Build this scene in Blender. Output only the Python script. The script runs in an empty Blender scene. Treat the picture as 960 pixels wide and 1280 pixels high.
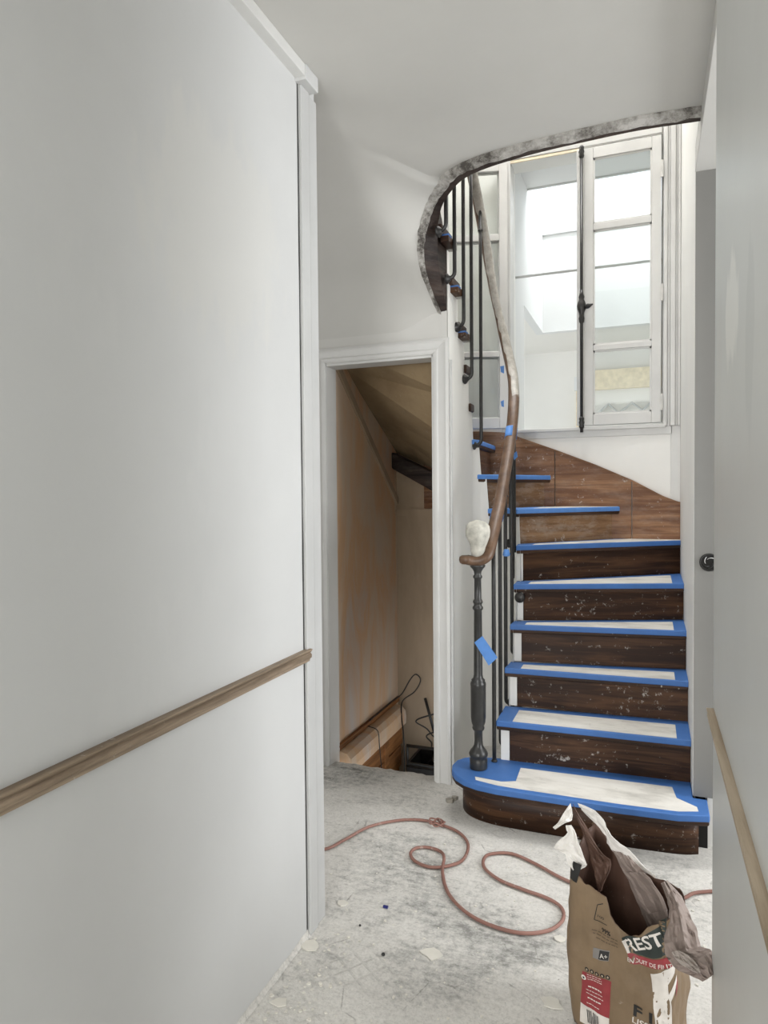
import bpy, bmesh, math, random
from mathutils import Vector, Matrix, noise
random.seed(7)
SC = bpy.context.scene
COL = SC.collection

# ------------------------------------------------------------------ camera, sky, daylight and added lamps, exposure
H = 1.35                      # eye height
F = 850.0                     # focal length in pixels of the 960 x 1280 frame
def _cam_axes():
    dy = Vector(((812 - 480) / F, -(613 - 640) / F, -1)).normalized()
    u = Vector((-math.sin(.0087), math.cos(.0087), 0))
    up = (u + Vector((0, 0, -(u @ dy) / dy.z))).normalized()
    dx = dy.cross(up)
    return Matrix((dx, dy, up))              # world axes seen in camera coordinates
CM = _cam_axes()
cam = bpy.data.cameras.new('camera'); cam_o = bpy.data.objects.new('camera', cam); COL.objects.link(cam_o)
cam.sensor_fit = 'VERTICAL'; cam.sensor_height = 24.0; cam.lens = 24.0 * F / 1280
cam.clip_start = .02; cam.clip_end = 200
cam_o.matrix_world = Matrix.Translation((0, 0, H)) @ CM.to_4x4()
SC.camera = cam_o

W = bpy.data.worlds.new('overcast_sky'); SC.world = W; W.use_nodes = True
W.node_tree.nodes['Background'].inputs[0].default_value = (.86, .93, 1, 1)
W.node_tree.nodes['Background'].inputs[1].default_value = 2.0

def area(name, loc, target, sx, sy, power, col=(1, 1, 1)):
    l = bpy.data.lights.new(name, 'AREA'); l.shape = 'RECTANGLE'; l.size = sx; l.size_y = sy
    l.energy = power; l.color = col
    o = bpy.data.objects.new(name, l); COL.objects.link(o); o.location = loc
    o.rotation_euler = (Vector(target) - Vector(loc)).to_track_quat('-Z', 'Y').to_euler()
    return o
area('front_door_assumed_daylight', (-.28, -2.3, 1.35), (-.5, 3, 1.3), .75, 2.2, 68, (1, .99, .975))  # daylight of an assumed entrance behind the camera, out of view
area('side_room_assumed_daylight', (2.8, 2.45, 1.6), (-1, 2.5, .6), 1.6, 1.8, 82, (.985, .99, 1))  # stands for a side-room window assumed from the light, never in view
area('left_room_added_fill', (-2.5, .7, 1.7), (-1.15, 3.0, 1.7), 1.0, 1.4, 17, (1, .99, .97))  # added fill lamp, unseen, to brighten the door wall and cove
area('skylight_daylight', (-.1, 5.2, 4.3), (-.1, 5.2, 2), 1.3, .9, 42, (.97, .985, 1))
area('stairwell_added_fill', (-.55, 3.3, 5.2), (-.55, 3.3, 0), 1.0, 1.0, 62, (1, .995, .985))  # added overhead lamp, out of view, that brightens the treads and stairwell walls
SC.view_settings.view_transform = 'Standard'; SC.view_settings.look = 'None'
SC.view_settings.exposure = 0.22; SC.view_settings.gamma = 1.0; SC.view_settings.use_curve_mapping = False

# ------------------------------------------------------------------ helpers
def at(px, py, **k):
    """point of a plane x=, y= or z= that the survey pixel (px, py) shows"""
    r = CM @ Vector(((px - 480) / F, -(py - 640) / F, -1)); o = Vector((0, 0, H))
    a, v = list(k.items())[0]; i = 'xyz'.index(a)
    return o + r * ((v - o[i]) / r[i])

ORG = {}
def thing(name, label, cat, loc=(0, 0, 0), group=None):
    o = bpy.data.objects.new(name, None); COL.objects.link(o); o.location = loc
    o.empty_display_size = .1
    o['label'] = label; o['category'] = cat
    if group: o['group'] = group
    ORG[o.name] = Vector(loc)
    return o
def struct(name, label=None, cat=None, loc=(0, 0, 0)):
    o = bpy.data.objects.new(name, None); COL.objects.link(o); o.location = loc
    o['kind'] = 'structure'; o['label'] = label; o['category'] = cat
    ORG[o.name] = Vector(loc)
    return o
def tag(o, label, cat, group=None, kind=None):
    o['label'] = label; o['category'] = cat
    if group: o['group'] = group
    if kind: o['kind'] = kind
    return o
class MB:
    """collects world-space shapes, then links them as one mesh object"""
    def __init__(s): s.bm = bmesh.new()
    def face(s, vs):
        try: s.bm.faces.new(vs)
        except ValueError: pass
    def mesh(s, V, Fs):
        vs = [s.bm.verts.new(v) for v in V]
        for f in Fs: s.face([vs[i] for i in f])
        return s
    def box(s, x0, x1, y0, y1, z0, z1):
        V = [(x, y, z) for x in (x0, x1) for y in (y0, y1) for z in (z0, z1)]
        return s.mesh(V, [(0, 1, 3, 2), (4, 6, 7, 5), (0, 4, 5, 1), (2, 3, 7, 6), (0, 2, 6, 4), (1, 5, 7, 3)])
    def prism(s, poly, a, b, axis='z'):
        n = len(poly)
        def P(p, t):
            return {'z': (p[0], p[1], t), 'y': (p[0], t, p[1]), 'x': (t, p[0], p[1])}[axis]
        V = [P(p, a) for p in poly] + [P(p, b) for p in poly]
        Fs = [tuple(range(n)), tuple(range(2 * n - 1, n - 1, -1))] + [(i, (i + 1) % n, n + (i + 1) % n, n + i) for i in range(n)]
        return s.mesh(V, Fs)
    def tube(s, pts, r, seg=8, caps=True):
        pts = [Vector(p) for p in pts]; n = len(pts)
        rr = r if isinstance(r, (list, tuple)) else [r] * n
        ref = None; rings = []
        for i, p in enumerate(pts):
            d = (pts[min(i + 1, n - 1)] - pts[max(i - 1, 0)]).normalized()
            if ref is None:
                ref = d.orthogonal().normalized()
            ref = (ref - d * ref.dot(d)).normalized(); b = d.cross(ref)
            rings.append([s.bm.verts.new(p + (ref * math.cos(2 * math.pi * k / seg) + b * math.sin(2 * math.pi * k / seg)) * rr[i]) for k in range(seg)])
        for A, B in zip(rings, rings[1:]):
            for k in range(seg): s.face([A[k], A[(k + 1) % seg], B[(k + 1) % seg], B[k]])
        if caps: s.face(rings[0][::-1]); s.face(rings[-1])
        return s
    def sweep(s, pts, prof, up=None, caps=True, closed=True):
        """profile points (side, up) swept along pts; 'up' fixed (default z)"""
        pts = [Vector(p) for p in pts]; n = len(pts); rings = []; m = len(prof)
        for i, p in enumerate(pts):
            d = (pts[min(i + 1, n - 1)] - pts[max(i - 1, 0)]).normalized()
            u = Vector(up or (0, 0, 1)); side = d.cross(u)
            side = side.normalized() if side.length > 1e-4 else Vector((1, 0, 0))
            u2 = side.cross(d)
            rings.append([s.bm.verts.new(p + side * a + u2 * b) for a, b in prof])
        for A, B in zip(rings, rings[1:]):
            for k in range(m if closed else m - 1): s.face([A[k], A[(k + 1) % m], B[(k + 1) % m], B[k]])
        if caps: s.face(rings[0][::-1]); s.face(rings[-1])
        return s
    def lathe(s, prof, c, axis=(0, 0, 1), seg=20):
        c = Vector(c); ax = Vector(axis).normalized(); e1 = ax.orthogonal().normalized(); e2 = ax.cross(e1); rings = []
        for r, z in prof:
            rings.append([s.bm.verts.new(c + ax * z + (e1 * math.cos(2 * math.pi * k / seg) + e2 * math.sin(2 * math.pi * k / seg)) * max(r, 1e-4)) for k in range(seg)])
        for A, B in zip(rings, rings[1:]):
            for k in range(seg): s.face([A[k], A[(k + 1) % seg], B[(k + 1) % seg], B[k]])
        s.face(rings[0][::-1]); s.face(rings[-1])
        return s
    def build(s, name, mat, parent=None, bevel=0, smooth=False, seg=2, org=None, solid=0):
        bmesh.ops.remove_doubles(s.bm, verts=s.bm.verts, dist=1e-6)
        if s.bm.faces: bmesh.ops.recalc_face_normals(s.bm, faces=s.bm.faces)
        off = Vector((0, 0, 0))
        if parent is not None: off = ORG[parent.name]
        elif org is not None: off = Vector(org)
        for v in s.bm.verts: v.co -= off
        me = bpy.data.meshes.new(name); s.bm.to_mesh(me); s.bm.free()
        o = bpy.data.objects.new(name, me); COL.objects.link(o)
        me.materials.append(mat)
        if parent is not None: o.parent = parent; ORG[o.name] = off
        else: o.location = off; ORG[o.name] = off
        if smooth:
            for p in me.polygons: p.use_smooth = True
        if solid:
            m = o.modifiers.new('thickness', 'SOLIDIFY'); m.thickness = solid; m.offset = -1
        if bevel:
            m = o.modifiers.new('bevel', 'BEVEL'); m.width = bevel; m.segments = seg; m.limit_method = 'ANGLE'; m.angle_limit = math.radians(40)
            if not smooth:
                for p in me.polygons: p.use_smooth = True
                o.modifiers.new('wn', 'WEIGHTED_NORMAL')
        return o
def catmull(pts, k=6):
    P = [Vector(p) for p in pts]; P = [2 * P[0] - P[1]] + P + [2 * P[-1] - P[-2]]; out = []
    for i in range(1, len(P) - 2):
        for j in range(k):
            t = j / k; a, b, c, d = P[i - 1:i + 3]
            out.append(.5 * ((2 * b) + (c - a) * t + (2 * a - 5 * b + 4 * c - d) * t * t + (3 * b - a - 3 * c + d) * t ** 3))
    out.append(P[-2]); return out

# ------------------------------------------------------------------ materials
class NT:
    def __init__(s, name):
        s.m = bpy.data.materials.new(name); s.m.use_nodes = True; s.t = s.m.node_tree
        s.b = s.t.nodes['Principled BSDF']; s.tc = s.n('ShaderNodeTexCoord')
    def n(s, typ, **k):
        nd = s.t.nodes.new(typ)
        for a, v in k.items(): setattr(nd, a, v)
        return nd
    def l(s, a, b): s.t.links.new(a, b)
    def mapped(s, scale=(1, 1, 1), rot=(0, 0, 0), loc=(0, 0, 0)):
        mp = s.n('ShaderNodeMapping'); s.l(s.tc.outputs['Object'], mp.inputs[0])
        mp.inputs['Scale'].default_value = scale; mp.inputs['Rotation'].default_value = rot; mp.inputs['Location'].default_value = loc
        return mp.outputs[0]
    def noise(s, vec, scale, detail=4, rough=.55, dist=0):
        nd = s.n('ShaderNodeTexNoise'); s.l(vec, nd.inputs['Vector']); nd.inputs['Scale'].default_value = scale
        nd.inputs['Detail'].default_value = detail; nd.inputs['Roughness'].default_value = rough; nd.inputs['Distortion'].default_value = dist
        return nd.outputs[0]
    def ramp(s, v, stops):
        r = s.n('ShaderNodeValToRGB'); s.l(v, r.inputs[0]); e = r.color_ramp.elements
        while len(e) > 1: e.remove(e[-1])
        e[0].position = stops[0][0]; e[0].color = (*stops[0][1], 1) if not isinstance(stops[0][1], (int, float)) else (stops[0][1],) * 3 + (1,)
        for p, c in stops[1:]:
            q = e.new(p); q.color = (*c, 1) if not isinstance(c, (int, float)) else (c, c, c, 1)
        return r.outputs[0]
    def mix(s, f, a, b, mode='MIX'):
        m = s.n('ShaderNodeMix', data_type='RGBA', blend_type=mode)
        for i, v in ((0, f), (6, a), (7, b)):
            if hasattr(v, 'node'): s.l(v, m.inputs[i])
            elif i == 0: m.inputs[0].default_value = v
            else: m.inputs[i].default_value = (*v, 1)
        return m.outputs[2]
    def math(s, op, a, b=0):
        m = s.n('ShaderNodeMath', operation=op)
        for i, v in enumerate((a, b)):
            if hasattr(v, 'node'): s.l(v, m.inputs[i])
            else: m.inputs[i].default_value = v
        return m.outputs[0]
    def bump(s, h, strength=.2, dist=.005):
        b = s.n('ShaderNodeBump'); s.l(h, b.inputs['Height']); b.inputs['Strength'].default_value = strength; b.inputs['Distance'].default_value = dist
        s.l(b.outputs[0], s.b.inputs['Normal'])
    def done(s, col=None, rough=.6, metal=0, spec=.5):
        if col is not None:
            if hasattr(col, 'node'): s.l(col, s.b.inputs['Base Color'])
            else: s.b.inputs['Base Color'].default_value = (*col, 1)
        if hasattr(rough, 'node'): s.l(rough, s.b.inputs['Roughness'])
        else: s.b.inputs['Roughness'].default_value = rough
        s.b.inputs['Metallic'].default_value = metal; s.b.inputs['Specular IOR Level'].default_value = spec
        return s.m
def srgb(r, g, b):
    f = lambda c: (c / 255 / 12.92) if c <= 10 else ((c / 255 + .055) / 1.055) ** 2.4
    return (f(r), f(g), f(b))

def mat_plaster(name, col, var=.05, bump=.12, patches=None, rough=.65, scale=1.6):
    t = NT(name); v = t.mapped()
    n1 = t.noise(v, scale, 5, .6); n2 = t.noise(v, 60, 3)
    a = tuple(c * (1 - var) for c in col); b = tuple(min(1, c * (1 + var * .5)) for c in col)
    c = t.ramp(n1, [(.35, a), (.65, b)])
    if patches:                                   # filler smears: ellipses with noisy edges
        for (cx, cy, cz, sx, sy, sz, pc, st) in patches:
            mp = t.mapped((1 / sx, 1 / sy, 1 / sz), (0, 0, 0), (-cx / sx, -cy / sy, -cz / sz))
            ln = t.n('ShaderNodeVectorMath', operation='LENGTH'); t.l(mp, ln.inputs[0])
            nz = t.noise(t.mapped((14, 14, 5), (.5, 0, 0)), 1.0, 5, .6)
            d = t.math('ADD', ln.outputs['Value'], t.math('MULTIPLY', t.math('SUBTRACT', nz, .5), 1.6))
            k = t.ramp(d, [(.75, st), (1.0, 0.0)])
            c = t.mix(k, c, pc)
    t.bump(t.math('ADD', n2, t.math('MULTIPLY', n1, 3)), bump, .004)
    return t.done(c, rough)
def mat_wood(name, dark, light, axis='x', spat=.5, scale=1.0, rough=.5, spot=(.72, .68, .62), worn=0.0):
    t = NT(name)
    sc = {'x': (2.2, 2.2, 32), 'y': (30, 2, 30), 'z': (30, 30, 2)}[axis]
    v = t.mapped(tuple(q * scale for q in sc))
    g = t.noise(v, 1.0, 6, .65, .6)
    g2 = t.noise(t.mapped(tuple(q * scale * .25 for q in sc)), 1.0, 4, .6, 1.2)
    c = t.ramp(t.math('ADD', t.math('MULTIPLY', g, .6), t.math('MULTIPLY', g2, .4)), [(.36, tuple(q * .7 for q in dark)), (.46, dark), (.60, light)])
    if spat:
        s1 = t.noise(t.mapped(), 34, 5, .72); s2 = t.noise(t.mapped(), 3.0, 3)
        m = t.ramp(t.math('ADD', s1, t.math('MULTIPLY', s2, .35)), [(.86 - .08 * spat, 0.0), (.92 - .05 * spat, .55)])
        c = t.mix(m, c, spot)
    if worn:
        w1 = t.noise(t.mapped((9, 9, 22)), 1.0, 6, .7)
        c = t.mix(t.ramp(w1, [(.48, 0.0), (.75, worn)]), c, spot)
    t.bump(g, .25, .002)
    return t.done(c, rough, 0, .3)
def mat_plain(name, col, rough=.5, metal=0, var=.12, scale=25, bump=.1, spec=.5):
    t = NT(name); n = t.noise(t.mapped(), scale, 4)
    c = t.ramp(n, [(.3, tuple(q * (1 - var) for q in col)), (.7, tuple(min(1, q * (1 + var)) for q in col))])
    if bump: t.bump(n, bump, .002)
    return t.done(c, rough, metal, spec)

M = {}
GREY = (.66, .655, .63)
M['left_wall'] = mat_plaster('left_wall_paint', (.58, .582, .575), .035, .06,
    [(-.97, 1.42, 1.98, .3, .30, .30, (.605, .598, .57), .55), (-.97, .9, 1.35, .3, .5, .5, (.555, .56, .555), .4)])
M['ceiling'] = mat_plaster('ceiling_paint', (.575, .565, .535), .045, .08)
M['right_wall'] = mat_plaster('right_wall_paint', (.62, .625, .60), .05, .08,
    [(.13, 1.31, 1.665, .1, .10, .105, (.80, .79, .75), .8), (.13, 1.08, 1.55, .1, .05, .16, (.50, .51, .49), .45)], rough=.4)
M['door_wall'] = mat_plaster('door_wall_paint', (.62, .61, .58), .04, .06)
M['white_wall'] = mat_plaster('stair_wall_plaster', (.86, .85, .815), .04, .08)
M['jamb_grey'] = mat_plaster('grey_wall_end', (.24, .235, .222), .05, .05)  # darker grey for the end of the wall right of the stairs
M['trim'] = mat_plaster('white_trim_paint', (.64, .635, .615), .04, .05, scale=5, rough=.45)
M['post_paint'] = mat_plaster('corner_post_paint', (.50, .50, .49), .05, .06, scale=6, rough=.5)
M['trim_grey'] = mat_plaster('primed_trim', (.56, .56, .55), .05, .06, scale=6, rough=.5)
M['joinery'] = mat_plaster('window_paint', (.62, .615, .595), .05, .05, scale=6, rough=.42)
M['annex'] = mat_plaster('annex_white', (.74, .74, .725), .02, .03)
M['annex_beige'] = mat_plaster('annex_offwhite', (.80, .78, .735), .03, .03)
M['cream'] = mat_plain('cream_board', (.80, .70, .52), .6)
M['crack'] = mat_plain('dark_gap', (.02, .02, .018), .9)
M['dark'] = mat_plain('black_void', (.012, .011, .010), .9, var=.02)

def mat_floor():
    t = NT('dusty_screed'); v = t.mapped()
    mid = t.noise(v, 7, 7, .7); fine = t.noise(v, 55, 5, .7)
    cl = t.noise(v, 2.3, 5, .62, .5); fs = t.noise(v, 34, 8, .82); st_ = t.noise(t.mapped((9, 40, 1), (0, 0, .7)), 1.0, 6, .75)
    s = t.math('ADD', t.math('ADD', t.math('MULTIPLY', cl, .40), t.math('MULTIPLY', fs, .40)), t.math('MULTIPLY', st_, .20))
    for cx, cy, rx, ry, amt in ((-1.15, 2.80, .55, .28, .05), (-.42, 1.98, .28, .34, .05), (-.80, 2.30, .35, .45, .035), (-.85, 1.75, .22, .25, .03)):
        mp = t.mapped((1 / rx, 1 / ry, 1), (0, 0, 0), (-cx / rx, -cy / ry, 0))
        ln = t.n('ShaderNodeVectorMath', operation='LENGTH'); t.l(mp, ln.inputs[0])
        s = t.math('SUBTRACT', s, t.ramp(t.math('ADD', ln.outputs['Value'], t.math('SUBTRACT', mid, .5)), [(.35, amt), (1.1, 0.0)]))
    c = t.ramp(s, [(.375, srgb(132, 131, 126)), (.43, srgb(176, 174, 169)), (.48, srgb(203, 200, 194)), (.58, srgb(216, 213, 207))])
    spk = t.ramp(t.noise(v, 75, 4, .7), [(.27, .8), (.33, 0.0)])
    c = t.mix(spk, c, srgb(96, 94, 88))
    c = t.mix(t.ramp(t.noise(v, 95, 6, .8), [(.40, .30), (.52, 0.0)]), c, srgb(140, 138, 132)); c = t.mix(t.ramp(t.noise(t.mapped((30, 90, 1), (0, 0, -.5)), 1.0, 5, .75), [(.60, 0.0), (.68, .5)]), c, srgb(232, 230, 225))
    vo = t.n('ShaderNodeTexVoronoi', feature='DISTANCE_TO_EDGE'); t.l(t.mapped((1, 1, 1)), vo.inputs['Vector']); vo.inputs['Scale'].default_value = 5.5
    nzv = t.noise(v, 9, 3)
    ck = t.math('MULTIPLY', t.ramp(t.math('ADD', vo.outputs['Distance'], t.math('MULTIPLY', t.math('SUBTRACT', fs, .5), .08)), [(.004, 1.0), (.012, 0.0)]), t.ramp(nzv, [(.53, 0.0), (.62, .5)]))
    c = t.mix(ck, c, srgb(105, 102, 95))
    # scraped ridges of old tile glue: diagonal lattice, only in places
    w = []
    for r in (.62, -.95):
        wv = t.n('ShaderNodeTexWave', wave_type='BANDS', bands_direction='X'); t.l(t.mapped((1, 1, 1), (0, 0, r)), wv.inputs[0])
        wv.inputs['Scale'].default_value = 6.2; wv.inputs['Distortion'].default_value = .7; wv.inputs['Detail'].default_value = 2
        w.append(t.ramp(wv.outputs[1], [(.90, 0.0), (.97, 1.0)]))
    lat = t.math('MULTIPLY', t.math('MAXIMUM', w[0], w[1]), t.ramp(t.noise(v, 2.1, 4), [(.56, 0.0), (.64, 1.0)]))
    c = t.mix(t.math('MULTIPLY', lat, .22), c, srgb(150, 147, 140))
    t.bump(t.math('ADD', t.math('ADD', t.math('MULTIPLY', mid, 1.2), fine), t.math('MULTIPLY', lat, -.4)), .5, .005)
    return t.done(c, .85)
M['floor'] = mat_floor()
M['riser'] = mat_wood('dark_oak_riser', (.028, .0105, .004), (.092, .041, .017), 'x', .9, rough=.5)
M['riser_worn'] = mat_wood('worn_oak_riser', (.22, .118, .056), (.36, .215, .115), 'x', .7, worn=.32, rough=.6)
M['string'] = mat_wood('brown_string_board', (.15, .062, .025), (.30, .155, .075), 'x', .7, worn=.12, rough=.5)
M['tread_wood'] = mat_wood('dark_tread_wood', (.03, .015, .009), (.08, .042, .026), 'x', .3)
M['fascia'] = mat_wood('dark_fascia_wood', (.018, .011, .009), (.060, .040, .032), 'x', .6, rough=.6, worn=.22, spot=(.22, .20, .18))
def mat_lip():
    t = NT('broken_plaster_edge'); n = t.noise(t.mapped(), 22, 7, .75); n2 = t.noise(t.mapped(), 6, 4)
    c = t.ramp(t.math('ADD', t.math('MULTIPLY', n, .6), t.math('MULTIPLY', n2, .4)), [(.40, (.075, .066, .057)), (.48, (.29, .275, .25)), (.58, (.52, .50, .47))])
    t.bump(n, .9, .012); return t.done(c, .85)
M['lip'] = mat_lip()
M['tape'] = mat_plain('blue_masking_tape', srgb(62, 108, 172), .55, var=.07, scale=18, bump=.25)
M['tape_light'] = mat_plain('pale_blue_tape', srgb(90, 142, 212), .5, var=.07, scale=30, bump=.25)
def mat_sheet():
    t = NT('dusty_white_sheet'); n = t.noise(t.mapped((3, 9, 3)), 1.5, 6, .65); n2 = t.noise(t.mapped(), 40, 4, .7)
    c = t.ramp(n, [(.3, srgb(180, 176, 168)), (.5, srgb(214, 210, 202)), (.7, srgb(226, 223, 216))])
    c = t.mix(t.ramp(n2, [(.62, 0.0), (.74, .35)]), c, srgb(150, 146, 138)); t.bump(n2, .15, .002); return t.done(c, .7)
M['sheet'] = mat_sheet()
M['iron'] = mat_plain('black_iron', (.018, .017, .016), .38, 0, .4, 60, .15)
M['newel'] = mat_plain('dark_grey_cast_iron', (.026, .0255, .024), .36, 0, .3, 30, .12)
def mat_rail():
    t = NT('handrail_wood_and_dust'); at_ = t.n('ShaderNodeAttribute', attribute_name='worn')
    g = t.noise(t.mapped((30, 6, 30)), 1.0, 5, .6)
    brown = t.ramp(g, [(.3, (.075, .038, .020)), (.7, (.165, .095, .055))])
    grey = t.ramp(t.noise(t.mapped(), 26, 5, .7), [(.3, (.27, .25, .215)), (.65, (.50, .475, .43))])
    k = t.ramp(t.math('ADD', at_.outputs['Fac'], t.math('MULTIPLY', t.math('SUBTRACT', t.noise(t.mapped(), 11, 5, .7), .5), .5)), [(.46, 0.0), (.54, 1.0)])
    c = t.mix(k, brown, grey)
    s1 = t.noise(t.mapped(), 42, 5, .75)
    c = t.mix(t.ramp(s1, [(.70, 0.0), (.74, .8)]), c, (.7, .66, .6))
    t.bump(g, .2, .002); return t.done(c, .42)
M['rail'] = mat_rail()
M['wrap'] = mat_plain('crumpled_masking_wrap', (.47, .455, .40), .75, 0, .28, 34, 1.0)
M['rail_wood'] = mat_wood('taupe_chair_rail', srgb(120, 104, 87), srgb(165, 147, 126), 'y', .25, spot=(.6, .56, .5), rough=.55)
M['lath'] = mat_wood('raw_lath', srgb(158, 141, 119), srgb(190, 174, 152), 'y', 0, rough=.6)
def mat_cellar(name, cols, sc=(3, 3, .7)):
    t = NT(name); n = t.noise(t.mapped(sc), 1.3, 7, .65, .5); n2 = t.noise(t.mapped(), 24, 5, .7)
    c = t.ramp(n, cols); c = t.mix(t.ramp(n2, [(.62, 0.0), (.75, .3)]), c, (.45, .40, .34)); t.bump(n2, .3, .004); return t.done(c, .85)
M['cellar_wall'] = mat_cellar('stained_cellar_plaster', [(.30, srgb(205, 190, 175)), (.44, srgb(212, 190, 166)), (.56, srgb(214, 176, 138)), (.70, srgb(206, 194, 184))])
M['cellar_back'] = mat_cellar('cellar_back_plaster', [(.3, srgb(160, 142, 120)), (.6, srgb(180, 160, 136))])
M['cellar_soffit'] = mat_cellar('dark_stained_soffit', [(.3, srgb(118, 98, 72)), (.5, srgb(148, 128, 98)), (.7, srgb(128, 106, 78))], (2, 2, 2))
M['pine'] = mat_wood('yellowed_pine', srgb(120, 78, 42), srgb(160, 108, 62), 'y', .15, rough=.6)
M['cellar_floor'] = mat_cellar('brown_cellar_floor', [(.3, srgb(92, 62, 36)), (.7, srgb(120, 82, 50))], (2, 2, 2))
M['cable'] = mat_plain('dark_cable', (.02, .018, .016), .5)
M['cord'] = mat_wood('dusty_red_cord', srgb(134, 98, 88), srgb(166, 130, 119), 'x', .9, scale=.6, spot=srgb(180, 170, 160), rough=.7)
M['flake'] = mat_plain('plaster_flake', srgb(214, 210, 200), .85, 0, .06, 20, .3)
M['rubble'] = mat_plain('grey_rubble', srgb(150, 145, 134), .9, 0, .2, 20, .4)
M['steel'] = mat_plain('painted_hinge', (.62, .61, .58), .4)
def mat_glass():
    t = NT('window_glass'); t.t.nodes.remove(t.b); out = t.t.nodes['Material Output']
    tr = t.n('ShaderNodeBsdfTransparent'); tr.inputs[0].default_value = (.97, .985, .98, 1)
    gl = t.n('ShaderNodeBsdfGlossy'); gl.inputs['Roughness'].default_value = .02
    lw = t.n('ShaderNodeLayerWeight'); lw.inputs[0].default_value = .5
    fr = t.math('ADD', t.math('MULTIPLY', t.math('POWER', lw.outputs['Facing'], 4.0), .5), .03)
    mx = t.n('ShaderNodeMixShader'); t.l(fr, mx.inputs[0]); t.l(tr.outputs[0], mx.inputs[1]); t.l(gl.outputs[0], mx.inputs[2]); t.l(mx.outputs[0], out.inputs[0])
    return t.m
M['glass'] = mat_glass()

# ------------------------------------------------------------------ key planes (metres; x right, y along the hall)
XL, YLE = -.969, 1.915          # left wall face and its free end
XR, YRE = .13, 1.63             # right wall face and its free end
YD = 3.01                       # wall with the cellar door
CZ = 2.60                       # hall ceiling
YW = 4.03                       # window wall
XS = .155                       # wall right of the stairs
XI = -.857                      # plaster face of the upper flight's string
XC = -1.485                     # left wall of the stairwell and cellar
RH = .18                        # riser height
TOP = 5.3

# ------------------------------------------------------------------ setting: floor, walls, ceiling
def wallmat(o, label=None, cat='wall'):
    o['kind'] = 'structure'; o['category'] = cat
    if label: o['label'] = label
    return o
mb = MB(); mb.mesh([(-2.7, -2.4, 0), (3.0, -2.4, 0), (3.0, 4.2, 0), (XI, 4.2, 0), (XI, YD, 0), (-2.7, YD, 0)], [tuple(range(6))])
fl = mb.build('floor', M['floor']); wallmat(fl, 'dusty grey screed floor with white plaster dust', 'floor')
mb = MB()
# ragged broken lip of the screed at the cellar threshold
N = 26; V = []; Fs = []
for i in range(N + 1):
    x = -1.50 + i * (.60 / N); e = YD + .055 + .016 * noise.noise((x * 9, 3, 0)) + .01 * noise.noise((x * 31, 7, 0))
    V += [(x, YD - .01, .002), (x, e, .001 - .004 * random.random()), (x, e + .004, -.07)]
for i in range(N): a = 3 * i; Fs += [(a, a + 3, a + 4, a + 1), (a + 1, a + 4, a + 5, a + 2)]
wallmat(mb.mesh(V, Fs).build('threshold', M['floor']), 'broken edge of the screed at the cellar doorway', 'threshold')

wl = wallmat(MB().box(-1.10, XL, -2.4, YLE, 0, CZ).build('wall_left', M['left_wall']), 'smooth grey-white wall on the left of the hall')
wr = wallmat(MB().box(XR, .27, -2.4, YRE, 0, CZ).build('wall_right', M['right_wall'], bevel=.004), 'grey plastered wall at the right edge')
# corner post trim at the free end of the left wall: two flat bands with a groove
tp = struct('trim_1', 'white painted corner post closing the end of the left wall', 'trim')
MB().box(XL, XL + .010, 1.812, 1.862, 0, 2.555).build('flat_band', M['post_paint'], tp, bevel=.002)
MB().box(XL, XL + .006, 1.868, YLE + .005, 0, 2.555).build('edge_bead', M['post_paint'], tp, bevel=.003)
MB().box(XL - .12, XL - .002, YLE, YLE + .006, 0, 2.56).build('end_face', M['trim_grey'], tp)
V = []; Fs = []
for i in range(60):
    z = .02 + i * .0435; w = max(.0006, .0030 + .0028 * noise.noise((0, 0, z * 4)))
    V += [(XL + .0006, 1.8065 - w, z), (XL + .0006, 1.8065 + w, z)]
for i in range(59): a = 2 * i; Fs.append((a, a + 1, a + 3, a + 2))
MB().mesh(V, Fs).build('crack', M['crack'], tp)
tm = struct('trim_4', 'square white moulding along the top of the left wall', 'trim')
MB().box(XL - .002, XL + .032, -2.3, 1.80, 2.565, CZ).build('duct', M['trim'], tm, bevel=.002)
MB().box(XL - .002, XL + .036, 1.795, 1.875, 2.555, CZ).build('end_block', M['trim_grey'], tm, bevel=.003)
# chair rails
prof = [(0, -.018), (.010, -.018), (.012, -.010), (.017, -.006), (.018, .002), (.013, .008), (.016, .012), (.020, .016), (.020, .020), (0, .020)]
cr = MB().sweep([(XL, -2.3, .860), (XL, .5, .859), (XL, 1.825, .860)], [(a, b) for a, b in prof]).build('trim_2', M['rail_wood'])
wallmat(cr, 'taupe wooden chair rail on the left wall', 'chair rail')
cr = MB().sweep([(XR, 1.615, .862), (XR, .5, .862), (XR, -2.3, .862)], [(a * .72, b * .8) for a, b in prof]).build('trim_3', M['lath'])
wallmat(cr, 'pale raw wood chair rail on the right wall', 'chair rail')
# dusty kick line along the bottom of the left wall
mb = MB(); V = []; Fs = []; N = 70
for i in range(N + 1):
    y = -1.0 + i * (2.81 / N); h = .014 + .022 * max(-.6, noise.noise((y * 7, 1, 0))); d = .008 + .012 * abs(noise.noise((y * 9, 5, 0)))
    V += [(XL + .0005, y, h), (XL + .004, y, h * .4), (XL + d, y, .001)]
for i in range(N): a = 3 * i; Fs += [(a, a + 3, a + 4, a + 1), (a + 1, a + 4, a + 5, a + 2)]
wallmat(mb.mesh(V, Fs).build('baseboard_left', M['floor'], smooth=True), 'ridge of plaster dust along the foot of the left wall', 'plaster ridge')

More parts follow.
